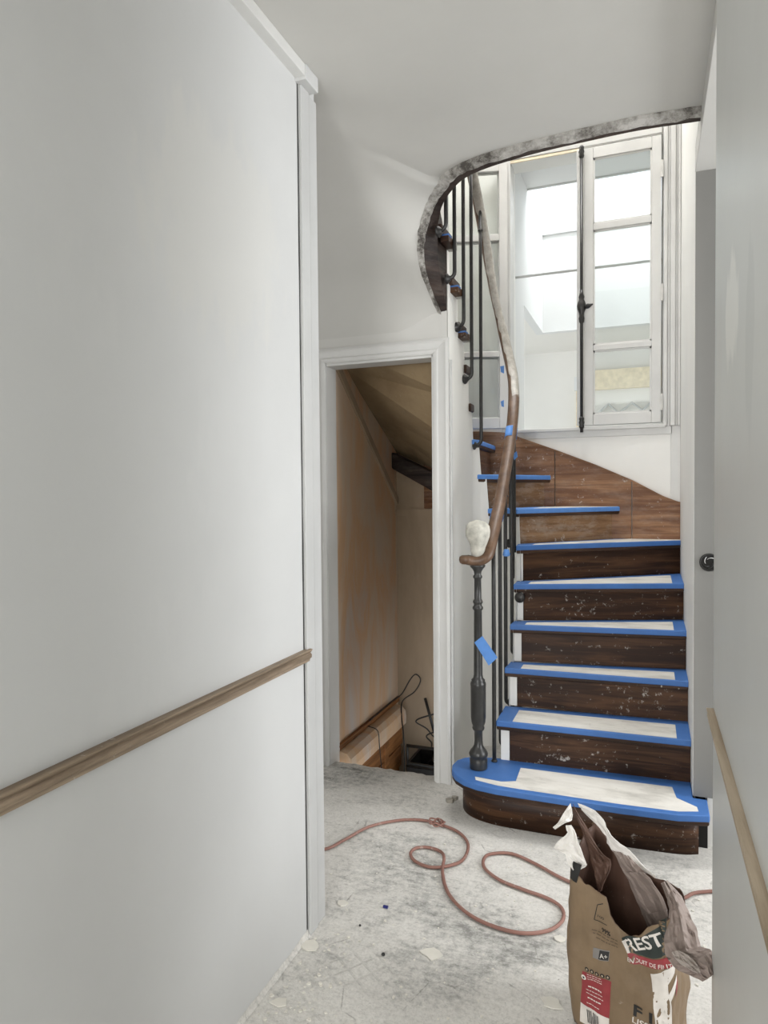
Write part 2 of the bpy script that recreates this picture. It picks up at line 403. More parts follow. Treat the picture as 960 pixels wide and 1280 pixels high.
# ceiling edge round the stairwell: outer contour of the broken plaster, then the board inside
EO = [(.158, 2.478, 2.585), (-.03, 2.465, 2.585), (-.19, 2.472, 2.585), (-.35, 2.485, 2.585), (-.466, 2.50, 2.585), (-.59, 2.525, 2.585), (-.70, 2.572, 2.585),
      (-.79, 2.655, 2.583), (-.86, 2.74, 2.56), (-.905, 2.79, 2.50), (-.928, 2.81, 2.43), (-.935, 2.85, 2.34), (-.922, 2.94, 2.247), (-.897, 3.012, 2.168)]
EI = [(.158, 2.535, 2.58), (-.03, 2.520, 2.58), (-.19, 2.527, 2.58), (-.35, 2.54, 2.58), (-.455, 2.557, 2.58), (-.572, 2.586, 2.58), (-.675, 2.635, 2.58),
      (-.755, 2.72, 2.578), (-.82, 2.80, 2.555), (-.855, 2.86, 2.50), (-.868, 2.89, 2.42), (-.870, 2.92, 2.34), (-.866, 2.97, 2.25), (-.860, 3.014, 2.170)]
EO = catmull(EO, 5); EI = catmull(EI, 5)
# hall ceiling with the stairwell cut out, and the curved soffit over the cellar door
mb = MB(); bm = mb.bm
front = [p for p in EO if p.z > 2.5845]
nf = len(front)
a = [bm.verts.new((p.x, p.y + .0042, CZ)) for p in front]
for i in range(nf - 1):
    v1, v2 = a[i], a[i + 1]
    b1 = bm.verts.new((v1.co.x, 1.2, CZ)); b2 = bm.verts.new((v2.co.x, 1.2, CZ)); mb.face([v1, v2, b2, b1])
xe = front[-1].x
mb.mesh([(3.0, 1.2, CZ), (3.0, -2.4, CZ), (-2.7, -2.4, CZ), (-2.7, 1.2, CZ)], [(0, 1, 2, 3)])
mb.mesh([(front[0].x, 1.2, CZ), (3, 1.2, CZ), (3, 4.2, CZ), (XS + .12, 4.2, CZ), (XS + .12, 2.81, CZ), (front[0].x, 2.81, CZ)], [(0, 1, 2, 3, 4, 5)])
NR = 26; src = [Vector((front[-1].x, front[-1].y + .004, CZ))] + EO[nf:]
cum = [0]
for a_, b_ in zip(src, src[1:]): cum.append(cum[-1] + (b_ - a_).length)
prev = None
for i in range(NR + 1):                            # ruled rows from the edge curve to the far left: a wide cove
    t = i / NR; L_ = t * cum[-1]; k = min(max(j for j in range(len(cum)) if cum[j] <= L_ + 1e-9), len(src) - 2)
    p = src[k].lerp(src[k + 1], (L_ - cum[k]) / (cum[k + 1] - cum[k]))
    a_ = t * math.pi / 2; q = Vector((0, 2.30 + (YD - 2.30) * math.sin(a_) ** 1.2, CZ - .50 * (1 - math.cos(a_)) ** 1.15))
    row = []
    for f in (0, .02, .045, .075, .11, .2, 1):
        w = (3 * f * f - 2 * f ** 3) if f < 1 else 1; w = min(1, f * 9); w = w * w * (3 - 2 * w)
        row.append(bm.verts.new((p.x + (-2.7 - p.x) * f, p.y + (q.y - p.y) * w, p.z + (q.z - p.z) * w)))
    if prev:
        for k in range(6): mb.face([prev[k], prev[k + 1], row[k + 1], row[k]])
    else:
        bnear = [bm.verts.new((v.co.x, v.co.y - .012, CZ)) for v in row]
        bmid = [bm.verts.new((v.co.x, 1.2, CZ)) for v in row]
        for k in range(6): mb.face([bnear[k], bnear[k + 1], row[k + 1], row[k]]); mb.face([bmid[k], bmid[k + 1], bnear[k + 1], bnear[k]])
    prev = row
ce = mb.build('ceiling', M['ceiling'], smooth=True); wallmat(ce, 'off-white plaster ceiling curving down over the cellar door', 'ceiling')
# plaster lip, board underside and board face
def jag(i, s): return .007 * noise.noise((i * .55, s, 0)) + .005 * noise.noise((i * 1.7, s + 3, 0))
mb = MB(); V = []; Fs = []; n = len(EO)
for i in range(n):
    o, q = EO[i], EI[i]; d = (q - o)
    j = jag(i, 1); m = o.lerp(q, (.20 if i < 25 else .20 + .04 * (i - 25) if i < 35 else max(.25, .60 - .02 * (i - 35))) + .14 * noise.noise((i * .8, 9, 0)))
    o2 = o - d.normalized() * (.004 + abs(j)) ; o2.z += .004
    V += [o2 + Vector((0, 0, .012)), o2 + Vector((0, 0, -.004 + j * .5)), o.lerp(q, .3) + Vector((0, 0, -.012 + jag(i, 5))), m + Vector((0, 0, -.006)), m + Vector((0, 0, .03))]
for i in range(n - 1):
    for k in range(4): Fs.append((5 * i + k, 5 * i + 5 + k, 5 * i + 6 + k, 5 * i + 1 + k))
wallmat(mb.mesh(V, Fs).build('trim_6', M['lip']), 'rough broken plaster edge round the stairwell opening', 'broken plaster')
mb = MB(); V = []; Fs = []
for i in range(n):
    o, q = EO[i], EI[i]; t = o.lerp(q, .12); up = .30
    V += [t + Vector((0, 0, .002)), q, q + Vector((0, 0, up)), t + Vector((0, 0, up))]
for i in range(n - 1):
    for k in range(4): Fs.append((4 * i + k, 4 * i + 4 + k, 4 * i + 4 + (k + 1) % 4, 4 * i + (k + 1) % 4))
wallmat(mb.mesh(V, Fs).build('trim_7', M['fascia'], smooth=False), 'dark brown curved board lining the stairwell opening', 'fascia')

# wall with the cellar doorway: opening x -1.475..-.925, z 0..1.985
mb = MB(); zt = 2.18
mb.box(-2.7, -1.49, YD, YD + .10, 0, 2.3); mb.box(-1.49, -.915, YD, YD + .10, 1.99, zt); mb.box(-.915, -.86, YD, YD + .10, 0, 2.3)
wallmat(mb.build('wall_door', M['door_wall']), 'plastered wall around the cellar doorway')
dr = struct('door_1', 'cellar doorway with white moulded casing and no door leaf', 'doorway')
casp = [(0, 0), (.085, 0), (.085, .014), (.070, .020), (.062, .014), (.030, .012), (.024, .018), (.010, .018), (0, .012)]
def cas(path, name, up):
    MB().sweep(path, casp, up=up).build(name, M['trim'], dr, bevel=.0015)
# casing boards as mitred extrusions: profile across the wall, depth towards -y
def casing_v(x0, x1, z0, z1, flip, name):
    poly = [((x0 + u if not flip else x1 - u), YD - d) for u, d in casp]
    MB().prism(poly, z0, z1).build(name, M['trim'], dr, bevel=.001)
x0_, x1_, zt_ = -1.473, -.927, 1.980
for nm_, pa, pb in (('casing', lambda u: (x0_ - u * .85, 0), lambda u: (x0_ - u * .85, zt_ + u * .85)), ('casing', lambda u: (x0_ - u * .85, zt_ + u * .85), lambda u: (x1_ + u * .9, zt_ + u * .85)), ('casing', lambda u: (x1_ + u * .9, zt_ + u * .85), lambda u: (x1_ + u * .9, 0))):
    V = []; n_ = len(casp)
    for f_ in (pa, pb): V += [(f_(u)[0], YD - d, f_(u)[1]) for u, d in casp]
    MB().mesh(V, [tuple(range(n_)), tuple(range(n_, 2 * n_))] + [(k, (k + 1) % n_, n_ + (k + 1) % n_, n_ + k) for k in range(n_)]).build(nm_, M['trim'], dr, bevel=.001)
MB().box(-1.49, -1.470, YD - .004, YD + .105, -.02, 1.99).build('jamb', M['trim'], dr, bevel=.002)
MB().box(-.935, -.915, YD - .004, YD + .105, -.02, 1.99).build('jamb', M['trim'], dr, bevel=.002)
MB().box(-1.49, -.915, YD - .004, YD + .105, 1.968, 1.995).build('jamb', M['trim'], dr, bevel=.002)
MB().box(-.848, -.838, YD - .006, YD, 0, 1.95).build('caulk_strip', M['trim_grey'], dr)

# stairwell walls
def well_path(k=9):
    """inner string face: left face going back, round the well end, right face coming forward"""
    c = (-.73, 3.42); r = .13
    pts = [(XI, YD), (XI, 3.2), (XI, 3.42)]
    pts += [(c[0] + r * math.cos(a), c[1] + r * math.sin(a)) for a in [math.pi - math.pi * i / 14 for i in range(1, 14)]]
    pts += [(-.60, 3.42), (-.60, 3.2), (-.60, 3.05), (-.60, 2.93)]
    return pts
wp = well_path()
def string_top(x, y):
    """top of the plaster string: just under the tread that stands there"""
    if y > 3.42:
        a = math.degrees(math.atan2(y - 3.42, x + .73)); n_ = 6 if a < 32 else 7 if a < 117 else 8 if a < 140 else 9 if a < 165 else 10
    elif x > -.7: n_ = 2 if y < 3.09 else 3 if y < 3.2 else 4 if y < 3.285 else 5 if y < 3.39 else 6
    else: n_ = 14 if y < 3.045 else 13 if y < 3.175 else 12 if y < 3.30 else 11 if y < 3.385 else 10
    return n_ * RH - .02
mb = MB(); V = []; Fs = []; fine = []
for (a_, b_) in zip(wp[:-2], wp[1:-1]):
    k_ = max(1, int((v_ := Vector((b_[0] - a_[0], b_[1] - a_[1]))).length / .012))
    fine += [(a_[0] + v_.x * q / k_, a_[1] + v_.y * q / k_) for q in range(k_)]
for (x, y) in fine: V += [(x, y, 0), (x, y, string_top(x, y))]
for i in range(len(fine) - 1): a = 2 * i; Fs.append((a, a + 2, a + 3, a + 1))
wallmat(mb.mesh(V, Fs).build('wall_stairwell', M['white_wall'], smooth=True), 'white curved wall under the upper flight of the stairs')
mb = MB(); mb.prism([(2.81, .185), (2.81, CZ + .02), (2.62, CZ + .02), (2.62, TOP), (4.2, TOP), (4.2, 0), (2.95, 0), (2.95, .185)], XS, .27, 'x')
wallmat(mb.build('wall_stair_right', M['white_wall'], bevel=.003), 'white wall right of the stairs with a socket hole in its end')
wallmat(MB().box(XS + .002, .30, 2.806, 2.8095, .186, 2.53).build('trim_19', M['jamb_grey'], bevel=.001), 'grey end of the wall right of the stairs', 'wall end')
wallmat(MB().box(XR + .0015, XR + .006, YRE, YRE + .003, .0, CZ).build('trim_20', M['crack']), 'thin dark gap along the free end of the right wall', 'gap')
MB_ = MB().box(.207, .27, 2.815, 2.95, 0, .19); wallmat(MB_.build('wall_stair_foot', M['white_wall']), 'foot of the white wall beside the bottom step')
wallmat(MB().box(.173, .2065, 2.79, 2.949, 0, .138).build('trim_8', M['dark']), 'dark hole beside the bottom riser', 'gap')
wallmat(MB().prism([(YRE, 2.53), (2.81, 2.53), (2.81, CZ + .01), (YRE, CZ + .01)], XS, .27, 'x').build('trim_5', M['door_wall'], bevel=.002), 'header over the opening in the right wall', 'header')
mb = MB(); mb.prism([(YD + .1, 2.142), (3.45, 1.942), (YW, 1.642), (YW, TOP), (2.4, TOP), (2.4, 2.86), (YD + .1, 2.86)], XC - .1, XC, 'x')
wallmat(mb.build('wall_stair_left', M['white_wall']), 'white outer wall of the upper flight')
# window wall with opening x -.765..+.058, z 1.70..3.28
OX0, OX1, OZ0, OZ1 = -.765, .060, 1.70, 3.275
mb = MB(); mb.box(XC - .1, OX0, YW, YW + .16, 1.2, TOP); mb.box(OX1, .27, YW, YW + .16, 1.2, TOP)
mb.box(OX0, OX1, YW, YW + .16, 1.2, OZ0); mb.box(OX0, OX1, YW, YW + .16, OZ1, TOP); mb.box(XC - .1, .27, YW, YW + .16, -.6, 1.2)
wallmat(mb.build('wall_window', M['white_wall']), 'white wall with the casement window above the stairs')
mb = MB(); mb.box(-1.7, .3, 2.4, 4.2, TOP, TOP + .1); mb.box(-2.7, .27, 2.30, 2.40, CZ + .3, CZ + .5)
wallmat(mb.build('ceiling_stairwell', M['white_wall']), 'white ceiling high above the stairs', 'ceiling')
mb = MB(); mb.box(-2.7, 1.2, -.5, -.4, CZ + .25, TOP); mb.box(-2.7, 1.2, -.5, 2.5, TOP, TOP + .1); mb.box(-2.7, -2.6, -.5, 4.2, CZ + .25, TOP); mb.box(1.1, 1.2, -.5, 4.2, CZ + .25, TOP)
wallmat(mb.build('wall_upper_landing', M['white_wall']), 'white walls of the upper landing')
mb = MB(); mb.box(-2.7, XI - .12, -.5, 2.9, CZ + .15, CZ + .25); mb.box(XI - .12, 1.2, -.5, 2.46, CZ + .15, CZ + .25)
wallmat(mb.build('floor_upper_landing', M['string']), 'wooden floor of the upper landing', 'floor')
# rest of the hall behind the camera and the side room
mb = MB(); mb.box(-2.7, -.68, -2.5, -2.4, 0, CZ); mb.box(.12, 3.0, -2.5, -2.4, 0, CZ); mb.box(-.68, .12, -2.5, -2.4, 2.47, CZ)  # entrance gap is assumed, unseen, for the light from the front
wallmat(mb.build('wall_front', M['left_wall']), 'front wall of the hall with an assumed entrance opening')
wallmat(MB().box(-2.8, -2.7, -2.5, YD + .1, 0, CZ).build('wall_side_passage', M['left_wall']), 'end wall of the passage to the left')
mb = MB(); mb.box(3.0, 3.1, -2.5, 1.1, 0, CZ); mb.box(3.0, 3.1, 3.1, 4.3, 0, CZ); mb.box(3.0, 3.1, 1.1, 3.1, 0, .6); mb.box(3.0, 3.1, 1.1, 3.1, 2.4, CZ); mb.box(.27, 3.1, 4.2, 4.3, 0, CZ)  # gap in the outer wall is an assumed window for the side light
wallmat(mb.build('wall_side_room', M['left_wall']), 'walls of the room beyond the right opening')

# apron panel moulding and casing on the window wall
ap = struct('trim_9', 'white moulded panel and fluted casing around the window', 'window casing')
MB().box(OX0 - .2, .115, YW - .010, YW, 1.655, 1.700).build('apron_rail', M['joinery'], ap, bevel=.003)
MB().box(.106, XS, YW - .010, YW, 1.20, 1.700).build('apron_stile', M['joinery'], ap, bevel=.003)
MB().box(OX0 - .05, OX1 + .02, YW - .022, YW + .05, 1.692, 1.712).build('window_sill', M['joinery'], ap, bevel=.004)
for x0, x1, d in ((.066, .088, .020), (.088, .102, .012), (.102, .128, .024), (.128, .140, .014), (.140, .154, .020)):
    MB().box(x0, x1, YW - d, YW, 1.70, 3.6).build('fluted_strip', M['joinery'], ap, bevel=.004)
MB().box(OX0 - .05, OX0 + .004, YW - .015, YW + .1, 1.70, 3.36).build('casing', M['joinery'], ap, bevel=.003)
MB().box(OX0 - .05, .06, YW - .015, YW - .001, 3.278, 3.36).build('casing', M['joinery'], ap, bevel=.003)
MB().box(OX0, -.375, YW - .012, YW - .002, 3.262, 3.276).build('head_bead', M['cream'], ap)

# ------------------------------------------------------------------ window: right leaf shut, left leaf swung in
wi = struct('window_1', 'white two-leaf casement window with black espagnolette bolt', 'window', (-.35, YW, 1.70))
def leaf(T, name, x0, x1, lab=None):
    """leaf in local frame: x along the leaf, y depth, z up; T places it"""
    z0, z1 = 1.720, 3.262; w = .048; d = .036
    bars = [(x0, x0 + w, z0, z1), (x1 - w, x1, z0, z1), (x0 + w, x1 - w, z0, z0 + .062), (x0 + w, x1 - w, z1 - .060, z1),
            (x0 + w, x1 - w, 2.136, 2.168), (x0 + w, x1 - w, 2.805, 2.842)]
    nm = ('stile', 'stile', 'rail', 'rail', 'glazing_bar', 'glazing_bar')
    def bx(a, b, c, e, y0, y1):
        m = MB().box(a, b, y0, y1, c, e)
        for v in m.bm.verts: v.co = T @ v.co
        return m
    root = None
    for (a, b, c, e), n_ in zip(bars, nm):
        o = bx(a, b, c, e, -d, 0).build(n_ if root is not None else name, M['joinery'], root or wi, bevel=.003)
        if root is None: root = o; ORG[o.name] = ORG[wi.name]
    for c, e in ((z0 + .062, 2.136), (2.168, 2.805), (2.842, z1 - .060)):
        bx(x0 + w - .004, x1 - w + .004, c - .004, e + .004, -.020, -.017).build('pane', M['glass'], root)
        for q in ((x0 + w, x0 + w + .009, c, e), (x1 - w - .009, x1 - w, c, e), (x0 + w, x1 - w, c, c + .009), (x0 + w, x1 - w, e - .009, e)):
            bx(q[0], q[1], q[2], q[3], -.030, -.020).build('putty_bead', M['joinery'], root)
    return root
R_ = leaf(Matrix.Translation((0, YW + .012, 0)), 'right_leaf'.replace('right_', 'casement_'), -.345, .056)
T = Matrix.Translation((OX0 - .004, YW - .060, 0)) @ Matrix.Rotation(math.radians(196), 4, 'Z')
L_ = leaf(T, 'casement_leaf', 0.0, .395)
for z in (1.83, 2.42, 3.08):
    h = MB().tube([(.061, YW - .028, z - .045), (.061, YW - .028, z + .045)], .006, 8)
    h.box(.050, .064, YW - .027, YW - .022, z - .04, z + .04); h.build('hinge', M['steel'], R_)
V = []; Fs = []
MB().box(.0575, .0605, YW - .0225, YW - .015, 1.72, 3.265).build('leaf_gap', M['crack'], wi)
MB().box(-.385, -.345, YW - .030, YW + .010, 1.72, 3.262).build('meeting_stile', M['joinery'], wi, bevel=.006)
# espagnolette bolt
XB, YB = -.357, YW - .052
rod = MB().tube([(XB, YB, 1.68), (XB, YB, 3.26)], .0085, 10).build('espagnolette_bolt', M['iron'], wi, smooth=True)
MB().lathe([(.006, -.10), (.013, -.09), (.016, -.07), (.012, -.055), (.014, -.04), (.022, -.02), (.025, 0), (.020, .02), (.013, .035), (.016, .05), (.011, .065), (.009, .09)], (XB, YB, 2.385)).build('bolt_knuckle', M['iron'], rod, smooth=True)
MB().lathe([(.006, 0), (.012, .006), (.014, .02), (.008, .035), (.004, .05)], (XB + .02, YB - .004, 2.375), (.8, -.5, .1)).build('bolt_handle', M['iron'], rod, smooth=True)
for z in (1.70, 3.20):
    MB().lathe([(.010, 0), (.015, .012), (.012, .022), (.016, .034), (.012, .046), (.015, .056), (.009, .068)], (XB, YB, z)).build('bolt_keeper', M['iron'], rod, smooth=True)
MB().box(XB - .010, XB + .010, YB, YW - .03, 1.735, 1.755).build('bolt_bracket', M['iron'], rod)
MB().box(XB - .010, XB + .010, YB, YW - .03, 3.215, 3.235).build('bolt_bracket', M['iron'], rod)

# ------------------------------------------------------------------ annex beyond the window: white light shaft under a roof light
def an(name, m, lab, cat='wall', mat='annex'): return wallmat(m.build(name, M[mat]), lab, cat)
SX0, SX1, SY0, SY1, SB = -.80, .70, 4.86, 5.58, 2.62
mb = MB(); mb.box(SX0 - .06, SX0, YW + .16, 4.70, .8, 3.6); mb.box(SX0 - .06, SX0, 4.70, SY1 + .06, SB, 3.6)
an('wall_annex_left', mb, 'bright white side of the light shaft beyond the window')
an('wall_annex_back', MB().box(SX0, SX1, SY1, SY1 + .06, SB, 3.60), 'bright white back of the light shaft beyond the window')
an('wall_annex_right', MB().box(SX1, SX1 + .06, YW + .16, SY1 + .06, .8, 3.6), 'white right side of the light shaft')
mb = MB(); mb.box(SX0 - .06, SX1 + .06, YW + .16, SY0, 3.46, 3.56)
an('ceiling_annex', mb, 'white ceiling in front of the roof light', 'ceiling')
mb = MB(); mb.box(-2.6, SX0 - .06, 4.70, 6.46, SB, SB + .06); mb.box(SX0 - .06, SX1 + .06, SY1 + .06, 6.46, SB, SB + .06); mb.box(SX1 + .06, 2.2, 4.3, 6.46, SB, SB + .06)
an('ceiling_annex_low', mb, 'low off-white ceiling behind the light shaft', 'ceiling', 'annex_beige')
mb = MB(); mb.box(-2.6, 2.2, 6.40, 6.46, .8, SB); mb.box(-2.66, -2.6, 4.6, 6.46, .8, 1.2); mb.box(2.2, 2.26, 4.2, 6.46, .8, 1.2)  # side walls kept low: an added, unseen opening that lets sky light in
an('wall_annex_far', mb, 'off-white far wall of the annex seen through the window', 'wall', 'annex_beige')
an('floor_annex', MB().box(-2.6, 2.2, YW + .16, 6.46, .74, .80), 'pale floor of the annex', 'floor', 'annex_beige')
sk = struct('window_2', 'bright roof light over the light shaft', 'skylight')
gl = MB().mesh([(SX0, SY0, 3.475), (SX1, SY0, 3.475), (SX1, SY1, 3.41), (SX0, SY1, 3.41)], [(0, 1, 2, 3)]).build('pane', M['glass'], sk)
MB().box(SX0, SX1, SY1 - .022, SY1, 3.385, 3.41).build('frame', M['trim_grey'], sk)
MB().box(SX0, SX1, SY0 - .015, SY0, 3.45, 3.49).build('frame', M['annex'], sk)
an('trim_10', MB().box(SX0, SX1, 4.375, 4.385, 2.705, 2.718), 'thin rail across the light shaft', 'rail', 'trim_grey')
an('trim_11', MB().box(-.50, .4, 6.34, 6.40, 2.25, 2.42), 'cream board on the far annex wall', 'board', 'cream')
an('trim_12', MB().box(-.620, -.588, 6.37, 6.40, 1.80, 2.25), 'cream batten on the far annex wall', 'batten', 'cream')
an('trim_13', MB().box(-.635, -.585, 6.35, 6.40, 2.255, 2.375), 'white switch box on the far annex wall', 'switch box')
zz = [(-.50, 6.37, 1.98), (-.43, 6.37, 2.04), (-.342, 6.37, 2.12), (-.255, 6.37, 2.035), (-.144, 6.37, 2.12), (-.06, 6.37, 2.05), (.03, 6.37, 2.13), (.12, 6.37, 2.05)]
an('trim_14', MB().tube(zz, .012, 6), 'grey zigzag profile on the far annex wall', 'zigzag strip', 'trim_grey')

# ------------------------------------------------------------------ staircase
st = thing('staircase', 'winding wooden staircase with dark risers and treads masked in blue tape', 'staircase', (-.3, 2.7, 0))
NOSE = {2: ((-.615, 2.888), (XS, 2.915)), 3: ((-.618, 3.090), (XS, 3.125)), 4: ((-.614, 3.200), (XS, 3.303)), 5: ((-.612, 3.285), (XS, 3.560)),
        6: ((-.617, 3.385), (XS, 3.955)), 7: ((-.628, 3.480), (-.135, YW)), 8: ((-.795, 3.535), (-.520, YW)), 9: ((-.830, 3.500), (-.855, YW)),
        10: ((-.845, 3.455), (-1.20, YW)), 11: ((-.842, 3.385), (XC, 3.95)), 12: ((-.842, 3.30), (XC, 3.62)), 13: ((-.842, 3.175), (XC, 3.32)),
        14: ((-.842, 3.045), (XC, 3.06)), 15: ((-.842, 2.89), (XC, 2.89))}
def v2(p): return Vector((p[0], p[1]))
def grow(poly, d):
    """offset a ccw polygon outwards by d (negative: inwards)"""
    n = len(poly); out = []
    for i in range(n):
        a, b, c = v2(poly[i - 1]), v2(poly[i]), v2(poly[(i + 1) % n])
        e1 = (b - a).normalized(); e2 = (c - b).normalized(); n1 = Vector((e1.y, -e1.x)); n2 = Vector((e2.y, -e2.x))
        k = (n1 + n2); k = k / max(.35, 1 + n1.dot(n2)); out.append(tuple(b + k * d))
    return out
def ccw(p):
    a = sum(p[i][0] * p[(i + 1) % len(p)][1] - p[(i + 1) % len(p)][0] * p[i][1] for i in range(len(p)))
    return p if a > 0 else p[::-1]
def clipline(poly, p, q, d):
    """keep the part of poly that lies more than d to the left of p->q"""
    p, q = v2(p), v2(q); e = (q - p).normalized(); nrm = Vector((-e.y, e.x)); out = []
    for i in range(len(poly)):
        a, b = v2(poly[i]), v2(poly[(i + 1) % len(poly)]); da = (a - p).dot(nrm) - d; db = (b - p).dot(nrm) - d
        if da >= 0: out.append(tuple(a))
        if (da >= 0) != (db >= 0): out.append(tuple(a + (b - a) * (da / (da - db))))
    return out
TH = .034
tread1 = [(.203, 2.80), (.203, 2.665), (.10, 2.635), (-.10, 2.622), (-.30, 2.622), (-.47, 2.622), (-.56, 2.622), (-.64, 2.634), (-.70, 2.658), (-.745, 2.695), (-.772, 2.74), (-.784, 2.79),
          (-.779, 2.845), (-.755, 2.885), (-.72, 2.91), (-.615, 2.93), (XS, 2.96), (XS, 2.80)]
for n in range(1, 15):
    z = n * RH
    if n == 1: poly = ccw(tread1)
    else:
        (i0, o0), (i1, o1) = NOSE[n], NOSE[n + 1]
        back = .03
        i1b = v2(i1) + (v2(i1) - v2(i0)).normalized() * .012; o1b = v2(o1) + (v2(o1) - v2(o0)).normalized() * back
        if n >= 12: o1b = Vector((XC, o1[1] - .03)); i1b = Vector((i1[0], i1[1] - .012))
        poly = [i0, o0]
        if n == 6: poly += [(XS, YW)]; o1b = Vector((o1[0] - .03, YW))
        if n in (7, 8, 9): o1b = Vector((o1[0] - .03, YW))
        if n == 10: poly += [(XC, YW)]; o1b = Vector((XC, 3.92))
        poly += [tuple(o1b), tuple(i1b)]
        poly = ccw(poly)
    tr = MB().prism(poly, z - TH - .006, z).build('tread', M['tread_wood'], st, bevel=.006)
    # tape wraps the edges: a thin sleeve round the tread, with the white sheet laid inside its border
    if n <= 9:
        MB().prism(grow(poly, .0016), z - TH + .009, z + .0016).build('masking_tape', M['tape' if n < 7 else 'tape_light'], tr, bevel=.005, seg=3)
    if n <= 8:
        if n == 1:
            sh = [(.165, 2.72), (.168, 2.685), (.10, 2.660), (-.10, 2.648), (-.47, 2.648), (-.56, 2.650), (-.655, 2.672), (-.665, 2.702), (-.555, 2.690), (-.50, 2.715), (-.505, 2.855), (.085, 2.872), (.098, 2.775)]
        else:
            sh = clipline(poly, NOSE[n][0], NOSE[n][1], .006)
            (a0, b0), (a1, b1) = NOSE[n], NOSE[n + 1]
            sh = clipline(sh, b1, a1, .035) if n < 7 else clipline(sh, b1, a1, .05)
            sh = clipline(sh, (-.615 + .068, 5), (-.615 + .068, 0), 0) if n < 7 else clipline(sh, (-.56, 5), (-.56, 0), 0)
            if n < 6: sh = clipline(sh, (XS - .052, 0), (XS - .052, 5), 0)
        if len(sh) > 2:
            MB().prism(ccw(sh), z + .0014, z + .0026).build('protective_sheet', M['sheet'], tr)
    # riser below this tread
    if n == 1:
        rp = [p for p in tread1 if p[1] < 2.90 and p != (.203, 2.80) and p[0] < .21][:13]
        face = [(.172, 2.733), (.10, 2.708), (-.10, 2.694), (-.30, 2.690), (-.47, 2.688), (-.56, 2.690), (-.62, 2.700), (-.68, 2.724), (-.72, 2.760), (-.745, 2.81), (-.745, 2.86), (-.72, 2.90)]
        V = []; Fs = []
        fs = [Vector((p[0], p[1], 0)) for p in face]
        fs = [fs[0]] + catmull(fs, 4)[1:]
        for p in fs: V += [(p.x, p.y, .0), (p.x, p.y, z - TH)]
        for k in range(len(fs) - 1): Fs.append((2 * k, 2 * k + 2, 2 * k + 3, 2 * k + 1))
        MB().mesh(V, Fs).build('riser', M['riser'], st, smooth=True, solid=.02)
        MB().box(.154, .172, 2.737, 2.80, 0, z - TH).build('riser_return', M['riser'], st)
    else:
        a, b = v2(NOSE[n][0]), v2(NOSE[n][1]); e = (b - a).normalized(); nr = Vector((-e.y, e.x))
        a2, b2 = a + nr * .030, b + nr * .030
        if n < 7: b2 = a2 + e * ((XS - a2.x) / e.x)
        elif n < 11: b2 = a2 + e * ((YW - a2.y) / e.y)
        s0 = .052 if n < 7 else .02
        wa = a2 + e * s0
        q = [tuple(wa), tuple(b2), tuple(b2 + nr * .018), tuple(wa + nr * .018)]
        MB().prism(ccw(q), z - RH, z - TH - .004).build('riser', M['riser'] if n < 7 else M['riser_worn'] if n < 9 else M['string'], st, bevel=.001)
        if n < 7:
            aa = a2 + e * .014
            q = [tuple(aa), tuple(wa - e * .001), tuple(wa + nr * .12), tuple(aa + nr * .12)]
            MB().prism(ccw(q), z - RH, z - TH - .004).build('string_end', M['white_wall'], st, bevel=.001)
        if n in (12, 13, 14):    # shaped brackets under the side nosings of the upper flight
            ya, yb = NOSE[n + 1][0][1] + .012, NOSE[n][0][1] - .006
            nb = MB().box(-.858, -.820, ya, yb, z - .072, z - TH - .008).build('nosing_bracket', M['riser'], st, bevel=.003)
            MB().box(-.8585, -.8185, ya - .001, ya + .045, z - TH - .014, z - TH - .006).build('masking_tape', M['tape'], nb, bevel=.002)
            MB().box(-.8585, -.8190, yb - .035, yb + .001, z - .074, z - TH - .006).build('worn_end', M['lip'], nb, bevel=.004)
# outer string boards on the window wall, in three lengths with open joints
stop = [(-1.30, 1.714), (-.95, 1.712), (-.80, 1.700), (-.755, 1.690), (-.721, 1.663), (-.482, 1.571), (-.283, 1.489), (-.091, 1.400), (.065, 1.312), (.130, 1.285), (XS, 1.277)]
def ztop(x):
    for (x0, z0), (x1, z1) in zip(stop, stop[1:]):
        if x0 <= x <= x1: return z0 + (z1 - z0) * (x - x0) / (x1 - x0)
    return stop[-1][1]
for x0, x1, zb in ((-1.30, -.51, 1.25), (-.507, -.093, 1.06), (-.09, XS, .95)):
    xs = sorted([x0, x1] + [p[0] for p in stop if x0 < p[0] < x1])
    poly = [(x, ztop(x)) for x in xs] + [(x1, zb), (x0, zb)]
    MB().prism(poly, YW - .024, YW, 'y').build('string_board', M['string'], st, bevel=.004)
MB().sweep([(p[0], YW - .022, p[1]) for p in stop[3:]], [(-.004, -.002), (.006, -.002), (.006, .008), (-.004, .008)]).build('string_capping', M['string'], st)
# torn scrap of paper under the second tread and white caulk at the corner
MB().mesh([tuple(at(*p, y=3.155)) for p in ((641, 846), (656, 846), (658, 866), (650, 862), (643, 853))], [(0, 1, 2, 3, 4)]).build('paper_scrap', M['sheet'], st, solid=.0015)

